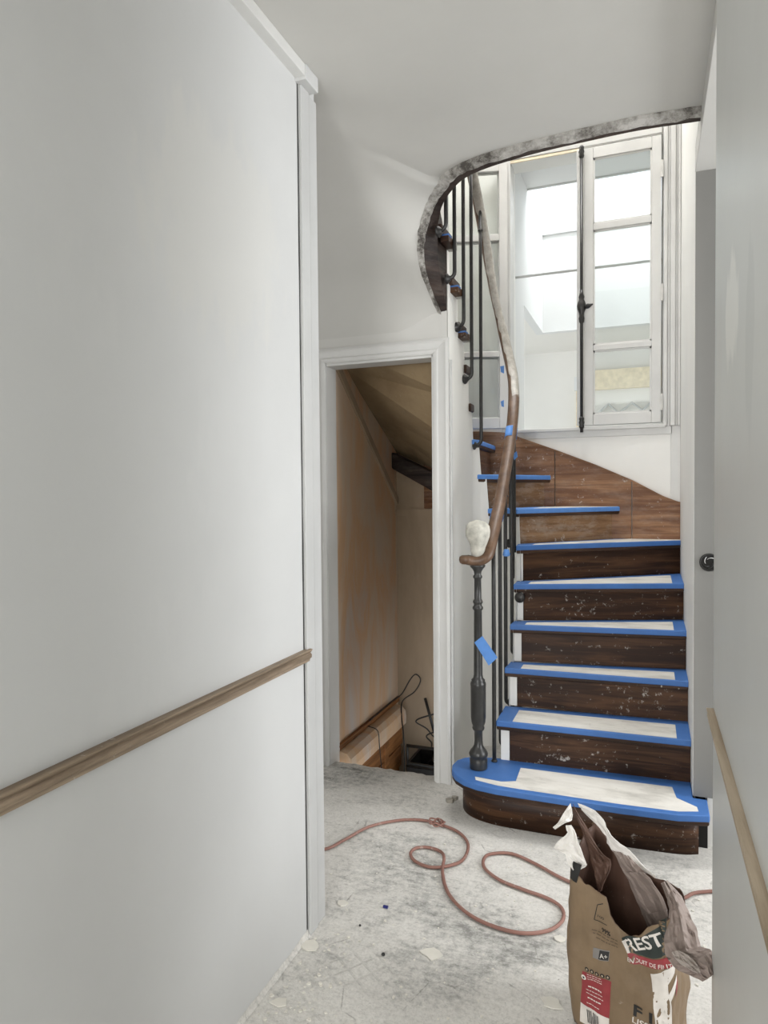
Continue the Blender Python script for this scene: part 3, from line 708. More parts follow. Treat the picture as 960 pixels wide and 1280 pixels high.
# ------------------------------------------------------------------ railing
ra = thing('stair_railing', 'black iron railing with brown wooden handrail winding up the stairs', 'railing', (-.685, 2.80, .18))
NX, NY = -.672, 2.795
npf = [(.036, .1818), (.037, .186), (.0375, .222), (.034, .230), (.039, .236), (.040, .246), (.034, .258), (.026, .268), (.019, .280), (.017, .30), (.0175, .340),
       (.024, .347), (.026, .354), (.024, .362), (.029, .378), (.0315, .40), (.032, .530), (.033, .540), (.031, .548), (.027, .553), (.029, .558), (.021, .566), (.0185, .580), (.0175, .72), (.0165, .852),
       (.022, .858), (.022, .866), (.017, .872), (.017, .880), (.021, .886), (.020, .893), (.015, .90), (.0145, .985), (.019, .990), (.019, .997), (.0145, 1.003), (.016, 1.015), (.022, 1.026), (.031, 1.036), (.032, 1.043), (.026, 1.048)]
nw = MB().lathe(npf, (NX, NY, 0), seg=24).build('newel_post', M['newel'], ra, smooth=True)
# masked ball on top of the newel
mb = MB(); ball = [(.026, 1.075), (.029, 1.10), (.031, 1.12), (.040, 1.142), (.049, 1.165), (.051, 1.185), (.047, 1.206), (.036, 1.222), (.018, 1.231), (.001, 1.233)]
mb.lathe(ball, (NX + .002, NY, 0), seg=28)
for v in mb.bm.verts:
    d = v.co - Vector((NX, NY, 1.17)); v.co += d.normalized() * (.0035 * noise.noise(v.co * 45) + .003 * noise.noise(v.co * 20))
mb.build('wrapped_finial', M['wrap'], nw, smooth=True)
tp_ = [at(593, 803, y=2.74), at(603, 795, y=2.735), at(622, 822, y=2.735), at(611, 832, y=2.74)]
MB().mesh([tuple(p) for p in tp_] , [(0, 1, 2, 3)]).build('masking_tape', M['tape_light'], nw, solid=.001)
# handrail: volute, climb over the first flight, round the well, back over the upper flight
RP = [(-.712, 2.775, 1.066), (-.69, 2.782, 1.062), (-.655, 2.786, 1.064), (-.632, 2.800, 1.085), (-.625, 2.835, 1.135), (-.622, 2.915, 1.215), (-.620, 3.005, 1.302), (-.620, 3.10, 1.41), (-.620, 3.195, 1.522), (-.621, 3.275, 1.622),
      (-.624, 3.345, 1.728), (-.634, 3.425, 1.835), (-.655, 3.50, 1.945), (-.690, 3.555, 2.075), (-.728, 3.58, 2.225), (-.766, 3.575, 2.40), (-.798, 3.55, 2.62), (-.818, 3.48, 2.80), (-.826, 3.37, 2.925), (-.83, 3.20, 3.09), (-.83, 3.0, 3.28), (-.83, 2.80, 3.46), (-.83, 2.62, 3.62)]
RC = catmull(RP, 6)
prof = [(.027 * math.copysign(abs(math.cos(a)) ** .75, math.cos(a)), .021 * math.copysign(abs(math.sin(a)) ** .8, math.sin(a))) for a in [2 * math.pi * k / 14 for k in range(14)]]
hr = MB().sweep(RC, prof).build('handrail', M['rail'], ra, smooth=True)
att = hr.data.attributes.new('worn', 'FLOAT', 'POINT')
for i, v in enumerate(hr.data.vertices):
    w = v.co + ORG[ra.name]; best = min(range(len(RC)), key=lambda k: (RC[k] - w).length_squared)
    zc = RC[best].z; up = (w - RC[best]).z; tt = max(0, min(1, (zc - 1.76) / .10)) * (1 if zc < 3.4 else 0)
    att.data[i].value = tt * (.92 if (w.x - RC[best].x > -.012 or up > .012) else .1)
MB().lathe([(.020, -.018), (.028, -.012), (.031, 0), (.029, .012), (.020, .018)], (-.715, 2.775, 1.066), (0, 0, 1)).build('volute', M['rail'], hr, smooth=True)
# bits of tape wrapped on the handrail
def wrap(i, span, name='masking_tape', a0=0, a1=14, k=1.08):
    V = []; Fs = []; n_ = 0
    for j in range(i, i + span + 1):
        p = RC[j]; d = (RC[j + 1] - RC[j - 1]).normalized(); s_ = d.cross(Vector((0, 0, 1))).normalized(); u_ = s_.cross(d)
        for t in range(a0, a1 + 1): q = prof[t % 14]; V.append(p + s_ * q[0] * k + u_ * q[1] * k)
        n_ += 1
    w_ = a1 - a0 + 1
    for j in range(n_ - 1):
        for t in range(w_ - 1): Fs.append((j * w_ + t, (j + 1) * w_ + t, (j + 1) * w_ + t + 1, j * w_ + t + 1))
    MB().mesh(V, Fs).build(name, M['tape_light'], hr, smooth=True, solid=.001)
near = lambda z: min(range(len(RC)), key=lambda k: abs(RC[k].z - z))
wrap(near(1.235), 2, a0=6, a1=13); wrap(near(1.60), 3, a0=3, a1=14)
# balusters: vertical iron bars whose foot curls into a rosette on the string
def rail_z(x, y):
    """underside of the handrail above plan point"""
    c = min((p for p in RC[12:]), key=lambda p: (p.x - x) ** 2 + (p.y - y) ** 2); return c.z - .015
def baluster(x, y, zf, tx=None, ty=None, collar=None, tape=False, ztop_=None, lean=(0, 0), rr=.0088):
    zt_ = ztop_ or rail_z(x, y); pts = []
    if tx is not None:
        d = Vector((tx - x, ty - y, 0)); L = d.length; d.normalize(); r = min(.028, L * .7)
        c = Vector((x, y, zf))
        pts = [c + d * L, c + d * r] + [c + d * (r - r * math.sin(a)) + Vector((0, 0, r - r * math.cos(a))) for a in (math.pi / 8, math.pi / 4, 3 * math.pi / 8, math.pi / 2)]
    else: pts = [Vector((x, y, zf))]
    pts += [Vector((x, y, zf + .06 + (zt_ - zf - .06) * t)) + Vector((lean[0] * t, lean[1] * t, 0)) for t in (0, .25, .5, .75, 1)]
    o = MB().tube(pts, rr, 10).build('baluster', M['iron'], ra, smooth=True)
    if tx is not None:
        e = Vector((tx, ty, zf))
        MB().lathe([(.011, -.020), (.014, -.014), (.020, -.010), (.024, -.004), (.024, .0)], e, tuple(d), 14).build('rosette', M['iron'], o, smooth=True)
    else:
        MB().lathe([(.013, 0), (.013, .006), (.0095, .012)], (x, y, zf)).build('rosette', M['iron'], o, smooth=True)
    if collar:
        MB().lathe([(.009, -.006), (.0135, -.003), (.0135, .003), (.009, .006)], (x + lean[0] * .9, y + lean[1] * .9, collar)).build('collar', M['iron'], o, smooth=True)
    return o
# upper flight
for y, zf, yr in ((2.835, 2.470, 2.845), (2.970, 2.305, 2.969), (3.125, 2.130, 3.150), (3.275, 1.905, 3.283), (3.470, 1.592, 3.470)):
    x = -.812; tx = XI + .006
    if y > 3.45: tx = -.852
    baluster(x, y, zf, tx, yr, collar=(2.69 if y > 3.45 else None))
# first flight
baluster(-.624, 2.885, .181)
baluster(-.622, 3.010, .205, -.600, 3.045)
baluster(-.622, 3.135, .36, -.600, 3.160, collar=1.33)
baluster(-.622, 3.290, .56, -.600, 3.310)
b5 = baluster(-.637, 3.44, .90, -.607, 3.47, lean=(.0, .0))
baluster(-.672, 3.525, 1.08, -.68, 3.545)
MB().lathe([(.004, -.008), (.022, -.006), (.026, 0), (.022, .006)], tuple(at(649.5, 747, y=3.285)), (-.15, -1, .05), 16).build('rosette', M['iron'], b5, smooth=True)
for px, py, yy in ((597, 937, 3.06), (630, 932, 3.03)):
    MB().lathe([(.010, -.02), (.012, -.012), (.020, -.008), (.021, 0)], at(px, py, y=yy), (-1, 0, 0), 12).build('rosette', M['iron'], b5, smooth=True)
for px, py, yy in ((633, 692, 3.10),):
    c = at(px, py, y=yy)
    MB().lathe([(.011, .02), (.018, -.006), (.012, -.012)], c, (0, 0, 1), 10).build('masking_tape', M['tape_light'], b5, smooth=True)
# tape stuck on the upper tread ends and beyond the handrail
def bit(pxs, y, par, mat='tape_light', solid=.004):
    MB().mesh([tuple(at(*p, y=y)) for p in pxs], [tuple(range(len(pxs)))]).build('masking_tape', M[mat], par, solid=solid)
bit(((625, 458), (630, 457), (630, 467), (626, 465)), 3.60, hr); bit(((626, 502), (630, 500), (630, 509), (627, 508)), 3.60, hr)
bit(((641, 568), (646, 564), (647, 571), (643, 575)), 3.35, hr)

# ------------------------------------------------------------------ cellar stair space behind the doorway
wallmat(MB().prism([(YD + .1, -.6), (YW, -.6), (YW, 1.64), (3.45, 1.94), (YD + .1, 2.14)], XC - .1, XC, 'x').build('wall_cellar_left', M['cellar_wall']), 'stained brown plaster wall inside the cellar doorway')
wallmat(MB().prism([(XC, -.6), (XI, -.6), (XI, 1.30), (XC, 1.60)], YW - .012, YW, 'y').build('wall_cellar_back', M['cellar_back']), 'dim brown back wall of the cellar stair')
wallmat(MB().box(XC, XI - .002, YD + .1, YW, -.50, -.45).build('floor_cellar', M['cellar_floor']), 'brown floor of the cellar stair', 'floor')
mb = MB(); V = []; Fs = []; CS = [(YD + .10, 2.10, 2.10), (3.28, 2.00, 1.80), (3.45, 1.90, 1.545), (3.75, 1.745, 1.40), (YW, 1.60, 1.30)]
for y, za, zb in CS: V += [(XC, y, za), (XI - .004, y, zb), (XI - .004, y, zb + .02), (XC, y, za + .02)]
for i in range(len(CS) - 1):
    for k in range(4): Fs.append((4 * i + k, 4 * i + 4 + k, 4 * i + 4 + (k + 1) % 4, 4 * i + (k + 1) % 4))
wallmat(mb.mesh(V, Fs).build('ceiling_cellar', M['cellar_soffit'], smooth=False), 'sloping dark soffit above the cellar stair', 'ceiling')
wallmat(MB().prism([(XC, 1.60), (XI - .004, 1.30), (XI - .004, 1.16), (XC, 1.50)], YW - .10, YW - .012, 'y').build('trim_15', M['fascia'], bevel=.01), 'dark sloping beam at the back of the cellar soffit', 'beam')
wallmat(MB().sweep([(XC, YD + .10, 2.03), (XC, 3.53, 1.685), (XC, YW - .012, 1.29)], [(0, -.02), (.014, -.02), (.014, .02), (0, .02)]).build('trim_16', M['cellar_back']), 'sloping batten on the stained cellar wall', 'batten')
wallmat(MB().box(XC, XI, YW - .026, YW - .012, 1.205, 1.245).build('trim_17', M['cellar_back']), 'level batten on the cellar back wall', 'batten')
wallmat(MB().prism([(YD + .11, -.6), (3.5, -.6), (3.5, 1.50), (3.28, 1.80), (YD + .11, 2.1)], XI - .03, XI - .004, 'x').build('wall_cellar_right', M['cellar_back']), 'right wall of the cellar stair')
lg = struct('trim_18', 'rounded ledge above pine boards along the cellar wall', 'ledge')
led = [(XC, .03), (XC + .02, .032), (XC + .055, .025), (XC + .078, .0), (XC + .083, -.04), (XC + .08, -.08), (XC, -.08)]
MB().prism([(p[0], p[1]) for p in led], YD + .10, 3.94, 'y').build('ledge', M['cellar_wall'], lg, smooth=False)
MB().box(XC, XC + .012, YD + .1, YW - .02, .032, .052).build('skirting_bead', M['pine'], lg)
MB().box(XC, XC + .018, YD + .1, YW - .02, .052, .062).build('skirting_bead', M['pine'], lg)
for k, (a_, b_) in enumerate(((-.20, -.082), (-.325, -.203), (-.45, -.328))):
    MB().box(XC, XC + .062 + .004 * (k % 2), YD + .12, 3.92 - .03 * k, a_, b_).build('plank', M['pine'], lg, bevel=.003)
MB().box(XC, XC + .075, 3.60, 3.66, -.45, -.08).build('plank', M['pine'], lg, bevel=.003)
def cable(label, pts, r=.004):
    P_ = catmull(pts, 6); o = MB().tube(P_, r, 6).build('cable', M['cable'], None, smooth=True, org=P_[0]); return tag(o, label, 'cable')
cable('dark cable looping up the back corner of the cellar doorway', [(XC + .02, 3.50, .07), (XC + .02, 3.85, .075), (-1.43, 3.93, .10), (-1.38, 3.95, .19), (-1.345, 3.96, .225), (-1.315, 3.96, .19), (-1.35, 3.95, .12), (-1.42, 3.92, .06), (-1.40, 3.85, -.02), (-1.37, 3.80, -.12), (-1.36, 3.78, -.30), (-1.37, 3.74, -.447)])
cable('dark cable hanging over the pine boards in the cellar', [(XC + .03, 3.45, .055), (XC + .088, 3.45, .035), (XC + .094, 3.46, -.05), (XC + .090, 3.50, -.2), (XC + .100, 3.52, -.33), (XC + .12, 3.55, -.446)], .003)
for k in range(5):
    random.seed(40 + k); c0 = Vector((-1.17 + .08 * random.random(), 3.83, -.04 - .075 * k)); R0 = .10 + .05 * random.random()
    pts = [c0 + Vector((R0 * math.cos(a) * (1 + .2 * math.sin(3 * a + k)), .05 * math.sin(2 * a + k) + .012 * k, R0 * .62 * math.sin(a + .4 * k))) for a in [2 * math.pi * j / 9 for j in range(9)]]
    cable(('topmost', 'second highest', 'middle', 'second lowest', 'lowest')[k] + ' coil of dark cable piled at the back of the cellar', pts, .0045)
bxm = thing('tool_crate', 'black open crate under the cables at the back of the cellar', 'crate', (-1.15, 3.86, -.45))
mb = MB(); mb.box(-1.34, -.92, 3.76, 3.775, -.45, -.25); mb.box(-1.34, -.92, 3.985, 4.0, -.45, -.25); mb.box(-1.34, -1.325, 3.775, 3.985, -.45, -.25); mb.box(-.935, -.92, 3.775, 3.985, -.45, -.25); mb.box(-1.325, -.935, 3.775, 3.985, -.45, -.435)
mb.build('body', M['iron'], bxm, bevel=.003)
for z in (-.27, -.15):
    MB().tube([(-1.34, 3.765, z), (-.92, 3.765, z)], .010, 8).build('rim_bar', M['newel'], bxm, smooth=True)
for x in (-1.335, -.925): MB().tube([(x, 3.765, -.27), (x, 3.765, -.15)], .008, 8).build('post', M['newel'], bxm, smooth=True)
o = MB().tube([(-1.29, 3.97, .08), (-1.22, 3.93, -.11)], .009, 8).build('metal_pipe', M['newel'], None, smooth=True, org=(-1.29, 3.97, .08)); tag(o, 'short grey pipe leaning by the cables in the cellar', 'pipe')
MB().build
# crack marks on the cellar back wall
# ------------------------------------------------------------------ socket hole in the end of the stair wall
so = thing('socket_box', 'round black recessed socket box with loose wires in the white wall end', 'socket', (.205, 2.81, 1.077))
c = Vector((.208, 2.8055, 1.079)); mb = MB()
mb.lathe([(.030, -.0035), (.0335, -.002), (.0335, .003), (.028, .003)], c, (0, -1, 0), 24); mb.build('rim', M['iron'], so, smooth=True)
MB().lathe([(.0285, .0), (.0285, .0035)], c, (0, -1, 0), 24).build('back', M['dark'], so)
for k in range(4):
    a = .7 + k * 1.3; pts = [c + Vector((.022 * math.cos(a + t * 1.4) * (1 - .4 * t), -.005 - .010 * math.sin(math.pi * t), .022 * math.sin(a + t * 1.4) * (1 - .4 * t))) for t in (0, .2, .4, .6, .8, 1)]
    MB().tube(catmull(pts, 3), .0013, 5).build('wire', M['trim' if k < 2 else 'newel'], so, smooth=True)

# ------------------------------------------------------------------ cord on the floor
z = .0075
CP = [(-1.30, 2.16, z), (-1.145, 2.263, z), (-1.099, 2.356, z), (-1.047, 2.49, z), (-.95, 2.583, z), (-.86, 2.615, z), (-.784, 2.605, z), (-.70, 2.57, z), (-.642, 2.494, z), (-.631, 2.389, z), (-.66, 2.332, z), (-.723, 2.292, z), (-.788, 2.307, z), (-.825, 2.352, z), (-.819, 2.397, z), (-.778, 2.418, z), (-.727, 2.407, z), (-.696, 2.353, z + .009), (-.679, 2.276, z), (-.628, 2.166, z), (-.552, 2.087, z), (-.465, 2.046, z), (-.364, 2.039, z), (-.286, 2.08, z), (-.251, 2.147, z), (-.261, 2.21, z), (-.309, 2.247, z), (-.392, 2.269, z), (-.479, 2.297, z), (-.545, 2.353, z), (-.562, 2.415, z), (-.542, 2.457, z), (-.472, 2.483, z), (-.378, 2.443, z), (-.259, 2.374, z), (-.10, 2.335, z), (.047, 2.375, z), (.109, 2.408, z), (.195, 2.479, z), (.6, 2.62, z)]
CPD = catmull(CP, 5)
co = MB().tube(CPD, .0058, 8).build('power_cord', M['cord'], None, smooth=True, org=(-.5, 2.3, 0))
tag(co, 'dusty red power cord snaking in loops across the floor', 'cord')
kn = [(-.80 + .028 * math.cos(a) * (1 + .3 * math.sin(2.3 * a)), 2.60 + .022 * math.sin(a), .010 + .006 * (k % 3)) for k, a in enumerate([j * .8 for j in range(18)])]
co2 = MB().tube(catmull(kn, 4), .0035, 6).build('cord_tie', M['cord'], None, smooth=True, org=(-.8, 2.6, 0)); tag(co2, 'small tangle of thin string on the far loop of the red cord', 'string')

# ------------------------------------------------------------------ flakes and rubble
def flake(name, x, y, s, label, mat='flake', group=None, th=.006):
    n_ = random.randint(5, 8); a0 = random.random() * 6.28
    poly = [(x + s * (1 if k % 2 else .75) * (.75 + .5 * random.random()) * math.cos(a0 + 6.283 * k / n_), y + s * .7 * (.75 + .5 * random.random()) * math.sin(a0 + 6.283 * k / n_)) for k in range(n_)]
    o = MB().prism(ccw(poly), .001, .001 + th).build(name, M[mat], None, org=(x, y, 0)); return tag(o, label, 'debris', group)
random.seed(3)
for px, py, s, lab, m_ in ((428, 1130, .022, 'round white plaster flake on the floor by the corner post', 'flake'), (388, 1183, .034, 'large pale flake lying against the foot of the corner post', 'flake'),
                        (541, 1193, .034, 'largest white plaster slab in the middle of the floor', 'flake'), (568, 1000, .016, 'small grey stone on the floor before the bottom step', 'rubble'), (562, 1003, .022, 'grey broken chunk beside the bottom step end', 'rubble'),
                        (350, 1255, .026, 'pale flake at the bottom of the picture by the left wall', 'flake'), (690, 1255, .030, 'flat white flake just left of the paper bag', 'flake'), (700, 1175, .022, 'thin white flake between cord and paper bag', 'flake')):
    p = at(px, py, z=0); flake('plaster_flake' if m_ == 'flake' else 'stone', p.x, p.y, s, lab, m_, th=.003 if m_ == 'flake' else .014)
for px, py, s, lab in ((479, 1195, .006, 'black pebble on the pale floor, middle foreground'), (450, 1158, .004, 'tiny dark pebble left of the dark blue plastic bit')):
    p = at(px, py, z=0); o = MB().lathe([(s * .5, 0), (s, s * .5), (s * .8, s * 1.2), (s * .2, s * 1.5)], (p.x, p.y, .0008), seg=7).build('pebble', M['iron'], None, org=(p.x, p.y, 0)); tag(o, lab, 'debris')
p = at(482, 1135, z=0); o = MB().box(p.x - .008, p.x + .008, p.y - .004, p.y + .004, .001, .007).build('plastic_bit', mat_plain('dark_blue_plastic', srgb(40, 44, 110), .4), None, org=(p.x, p.y, 0)); tag(o, 'tiny dark blue plastic bit on the floor', 'debris')
random.seed(11); mb = MB()
for k in range(420):
    x = random.uniform(-1.4, .2); y = random.uniform(1.2, 3.0)
    if y > 2.62 and x > -.80: continue
    if y < YLE and x < XL + .02: continue
    if any((x - p.x) ** 2 + (y - p.y) ** 2 < .0003 for p in CPD): continue
    if -.24 < x < .15 and 1.55 < y < 1.95: continue
    s = random.choice((.002, .0025, .003, .0035, .005)) ; n_ = 5; a0 = random.random() * 6
    poly = [(x + s * random.uniform(.6, 1.3) * math.cos(a0 + 1.257 * j), y + s * random.uniform(.6, 1.3) * math.sin(a0 + 1.257 * j)) for j in range(n_)]
    mb.prism(ccw(poly), .0005, .0005 + s * random.uniform(.3, .7))
for k in range(90):
    y = random.uniform(1.0, 1.85); x = XL + random.uniform(.02, .16); s = random.choice((.003, .004, .006))
    poly = [(x + s * random.uniform(.6, 1.3) * math.cos(1.257 * j), y + s * random.uniform(.6, 1.3) * math.sin(1.257 * j)) for j in range(5)]
    mb.prism(ccw(poly), .0005, .0005 + s * .6)
o = mb.build('plaster_crumbs', M['flake']); tag(o, 'small plaster crumbs scattered over the dusty floor', 'debris', kind='stuff')

# ------------------------------------------------------------------ torn paper bag of plaster
bag = thing('paper_bag', 'torn brown paper sack of plaster standing open in the foreground', 'bag', (-.05, 1.76, 0))
L0 = Vector((-.188, 1.745)); BD = Vector((.9375, -.347)).normalized(); BN = Vector((.347, .9375)).normalized(); BW, BDp = .245, .15
def onp(px, py, P0, d):
    """(distance along d, z) where the survey pixel meets the upright plane through P0 along d"""
    r = CM @ Vector(((px - 480) / F, -(py - 640) / F, -1)); n_ = Vector((-d.y, d.x))
    t = (P0.dot(n_)) / (r.x * n_.x + r.y * n_.y); p = Vector((r.x * t, r.y * t)); return (p - P0).dot(d), H + r.z * t
# outline of the sack: rounded rectangle, param a = running length; front 0..BW, right, back, left
def loop_pts(N=120, r=.030):
    c = [L0, L0 + BD * BW, L0 + BD * BW + BN * BDp, L0 + BN * BDp]; out = []
    per = 2 * (BW + BDp)
    for i in range(N):
        a = per * i / N; q = a
        for k, ln in enumerate((BW, BDp, BW, BDp)):
            if q <= ln: break
            q -= ln
        e = (c[(k + 1) % 4] - c[k]).normalized(); p = c[k] + e * q
        inn = Vector((-e.y, e.x)); cut = 0
        dd = min(q, ln - q)
        if dd < r: cut = r * (1 - math.sqrt(max(0, 1 - ((r - dd) / r) ** 2))) * .75
        out.append((a, p + inn * cut, -inn, k, q / ln))
    return out
NB = 132; BL = loop_pts(NB)
fk = [onp(px, py, L0, BD) for px, py in ((714, 1085), (728, 1098), (742, 1112), (757, 1117), (764, 1120), (768, 1140), (776, 1154), (786, 1166), (803, 1170), (818, 1162), (830, 1156), (840, 1150))]
bk = [onp(px, py, L0 + BN * BDp, BD) for px, py in ((716, 1003), (724, 1006), (740, 1018), (752, 1036), (768, 1060), (784, 1078), (803, 1092), (820, 1100), (836, 1104), (852, 1112), (864, 1130))]
def interp(tab, x):
    if x <= tab[0][0]: return tab[0][1]
    for (a, b), (c, d) in zip(tab, tab[1:]):
        if x <= c: return b + (d - b) * (x - a) / max(1e-6, c - a)
    return tab[-1][1]
def rim(k, t):
    zf0, zf1, zb0, zb1 = interp(fk, 0), interp(fk, BW), interp(bk, 0), interp(bk, BW)
    return (interp(fk, t * BW), zf1 + (zb1 - zf1) * t, interp(bk, (1 - t) * BW), zb0 + (zf0 - zb0) * t)[k]
fold = [onp(px, py, L0, BD) for px, py in ((766, 1118), (774, 1145), (792, 1185), (805, 1210), (818, 1240), (828, 1275))]     # edge of the overlapping left panel
fold = sorted((z_, a_) for a_, z_ in fold)
def surf(a, z):
    """outer surface of the sack at running length a and height z, with its outward normal"""
    per = 2 * (BW + BDp); f = (a % per) / per * NB; i = int(f) % NB; u = f - int(f)
    A, B = BL[i], BL[(i + 1) % NB]; p = A[1].lerp(B[1], u); nn = A[2].lerp(B[2], u).normalized(); k = A[3]
    bulge = .014 * math.sin(math.pi * min(1, max(0, z / .42)) ** .8) - .004
    c = Vector((p.x, p.y, z)); w = noise.noise((a * 17, z * 14, 3)) * .007 + noise.noise((a * 40, z * 22, 9)) * .0035 + (.006 * abs(noise.noise((a * 24, z * 5, 33)))) + abs(noise.noise((a * 9 + z * 6, z * 11, 21))) * -.006
    g = bulge + w
    if k == 0:
        e = interp(fold, z); x = (e - (a % per)) / .006; sg = max(0, min(1, .5 + x)); g += .010 * sg * (1 if z > .08 else z / .08) - .002
        g += .006 * math.sin(math.pi * A[4])
    lean = Vector((-.012 * z, .02 * z))
    return Vector((p.x + nn.x * g + lean.x, p.y + nn.y * g + lean.y, z)), Vector((nn.x, nn.y, 0))
V = []; Fs = []; R_N = 34; per = 2 * (BW + BDp)
for i in range(NB):
    a, p, nn, k, t = BL[i]; zr = rim(k, t) + .010 * noise.noise((a * 22, 5, 1)) + .006 * noise.noise((a * 70, 2, 8))
    for j in range(R_N + 1): V.append(surf(a, .0005 + zr * j / R_N)[0])
for i in range(NB):
    i2 = (i + 1) % NB
    for j in range(R_N): Fs.append((i * (R_N + 1) + j, i2 * (R_N + 1) + j, i2 * (R_N + 1) + j + 1, i * (R_N + 1) + j + 1))
def mat_kraft(name, col, vs=.14, b=.5):
    t = NT(name); n1 = t.noise(t.mapped(), 9, 6, .65); n2 = t.noise(t.mapped((60, 60, 14)), 1.2, 4, .6); n3 = t.noise(t.mapped(), 30, 5, .75)
    c = t.ramp(n1, [(.3, tuple(q * (1 - vs) for q in col)), (.7, tuple(q * (1 + vs) for q in col))])
    c = t.mix(t.ramp(n3, [(.66, 0.0), (.76, .5)]), c, (.62, .58, .52))
    t.bump(t.math('ADD', n1, t.math('MULTIPLY', n2, .3)), b, .006); return t.done(c, .7)
M['kraft'] = mat_kraft('brown_kraft_paper', srgb(122, 102, 78)); M['kraft_in'] = mat_kraft('dark_brown_inner_paper', srgb(84, 60, 48)); M['liner'] = mat_kraft('grey_brown_liner', srgb(138, 124, 116), .10, .6)
M['liner_pale'] = mat_kraft('pale_crumpled_liner', srgb(164, 154, 146), .10, .6)
M['liner_white'] = mat_kraft('white_torn_liner', srgb(226, 222, 216), .04, .4)
body = MB().mesh(V, Fs).build('sack_body', M['kraft'], bag, smooth=True)
body.data.materials.append(M['kraft_in']); sm = body.modifiers.new('paper', 'SOLIDIFY'); sm.thickness = .0025; sm.offset = -1; sm.material_offset = 1; sm.material_offset_rim = 1
MB().mesh([tuple(surf(a, .16)[0] - surf(a, .16)[1] * .006) for a, *_ in BL], [tuple(range(NB))]).build('plaster_filling', M['rubble'], bag)
MB().mesh([tuple(surf(a, .004)[0] - surf(a, .004)[1] * .004) for a, *_ in BL], [tuple(range(NB))]).build('sack_base', M['kraft'], bag)
# crumpled liner folded out to the right
def patch(left, right, name, mat, dep, nr=16, ncl=10, cr=.007, seed=0, th=.0015, parent=None):
    lp = catmull([(p[0], p[1], 0) for p in left], 4); rp_ = catmull([(p[0], p[1], 0) for p in right], 4); V = []; Fs = []
    for i in range(nr + 1):
        t = i / nr; A = lp[min(len(lp) - 1, round(t * (len(lp) - 1)))]; B = rp_[min(len(rp_) - 1, round(t * (len(rp_) - 1)))]
        for j in range(ncl + 1):
            u = j / ncl; q = A.lerp(B, u)
            y = dep(t, u) + cr * (noise.noise((t * 5 + seed, u * 4, 1)) * 1.6 + abs(noise.noise((t * 9 + seed, u * 7, 4))) * 1.4 + noise.noise((t * 20, u * 14 + seed, 7)) * .5)
            jx, jy = (1.6 * noise.noise((t * 16, u * 3 + seed, 2)), 1.6 * noise.noise((t * 16, u * 3 + seed, 12))) if u in (0, 1) or i in (0, nr) else (0, 0)
            V.append(at(q.x + jx, q.y + jy, y=y))
    for i in range(nr):
        for j in range(ncl): a = i * (ncl + 1) + j; Fs.append((a, a + 1, a + ncl + 2, a + ncl + 1))
    return MB().mesh(V, Fs).build(name, mat, parent or bag, smooth=False, solid=th)
patch([(826, 1104), (834, 1125), (836, 1140), (834, 1158), (830, 1175), (833, 1196), (845, 1211), (862, 1219), (878, 1227)],
      [(834, 1100), (846, 1113), (854, 1124), (863, 1144), (872, 1165), (876, 1183), (887, 1186), (893, 1200), (896, 1215)],
      'folded_liner', M['liner'], lambda t, u: 1.735 - .15 * t + .02 * u - .02 * math.sin(math.pi * u), 24, 12, .010)
patch([(840, 1190), (846, 1200), (856, 1208), (870, 1216)], [(848, 1188), (860, 1194), (872, 1206), (876, 1216)], 'folded_liner', M['liner_pale'], lambda t, u: 1.60 - .02 * t, 8, 6, .006, 5)
# inner liner standing along the back and left of the mouth
patch([(728, 1040), (738, 1070), (744, 1095), (749, 1122)], [(716, 1005), (748, 1060), (764, 1080), (752, 1110)], 'inner_liner', M['kraft_in'], lambda t, u: 1.81 - .05 * t, 12, 8, .006, 3)
patch([(765, 1062), (785, 1100), (800, 1135), (815, 1170)], [(786, 1070), (812, 1098), (832, 1130), (836, 1165)], 'inner_liner', M['liner'], lambda t, u: 1.845 - .035 * t - .10 * u * t, 14, 8, .006, 8)
patch([(727, 1012), (745, 1030), (757, 1045), (764, 1062), (785, 1082), (802, 1096), (816, 1106)], [(722, 1004), (740, 1011), (754, 1024), (764, 1044), (788, 1064), (806, 1084), (820, 1094)], 'liner_edge', M['liner_white'], lambda t, u: 1.862 - .02 * t, 22, 4, .004, 11)
patch([(713, 1004), (704, 1017), (699, 1027), (691, 1034)], [(716, 1018), (714, 1026), (706, 1029), (694, 1037)], 'torn_liner', M['liner_white'], lambda t, u: 1.80 - .03 * t, 8, 5, .005, 2)
patch([(707, 1032), (709, 1043), (700, 1050), (692, 1060), (704, 1066), (710, 1078), (717, 1088)], [(714, 1031), (719, 1040), (723, 1052), (727, 1063), (731, 1075), (733, 1082), (722, 1088)], 'torn_liner', M['liner_white'], lambda t, u: 1.765 - .02 * t, 14, 7, .006, 6)
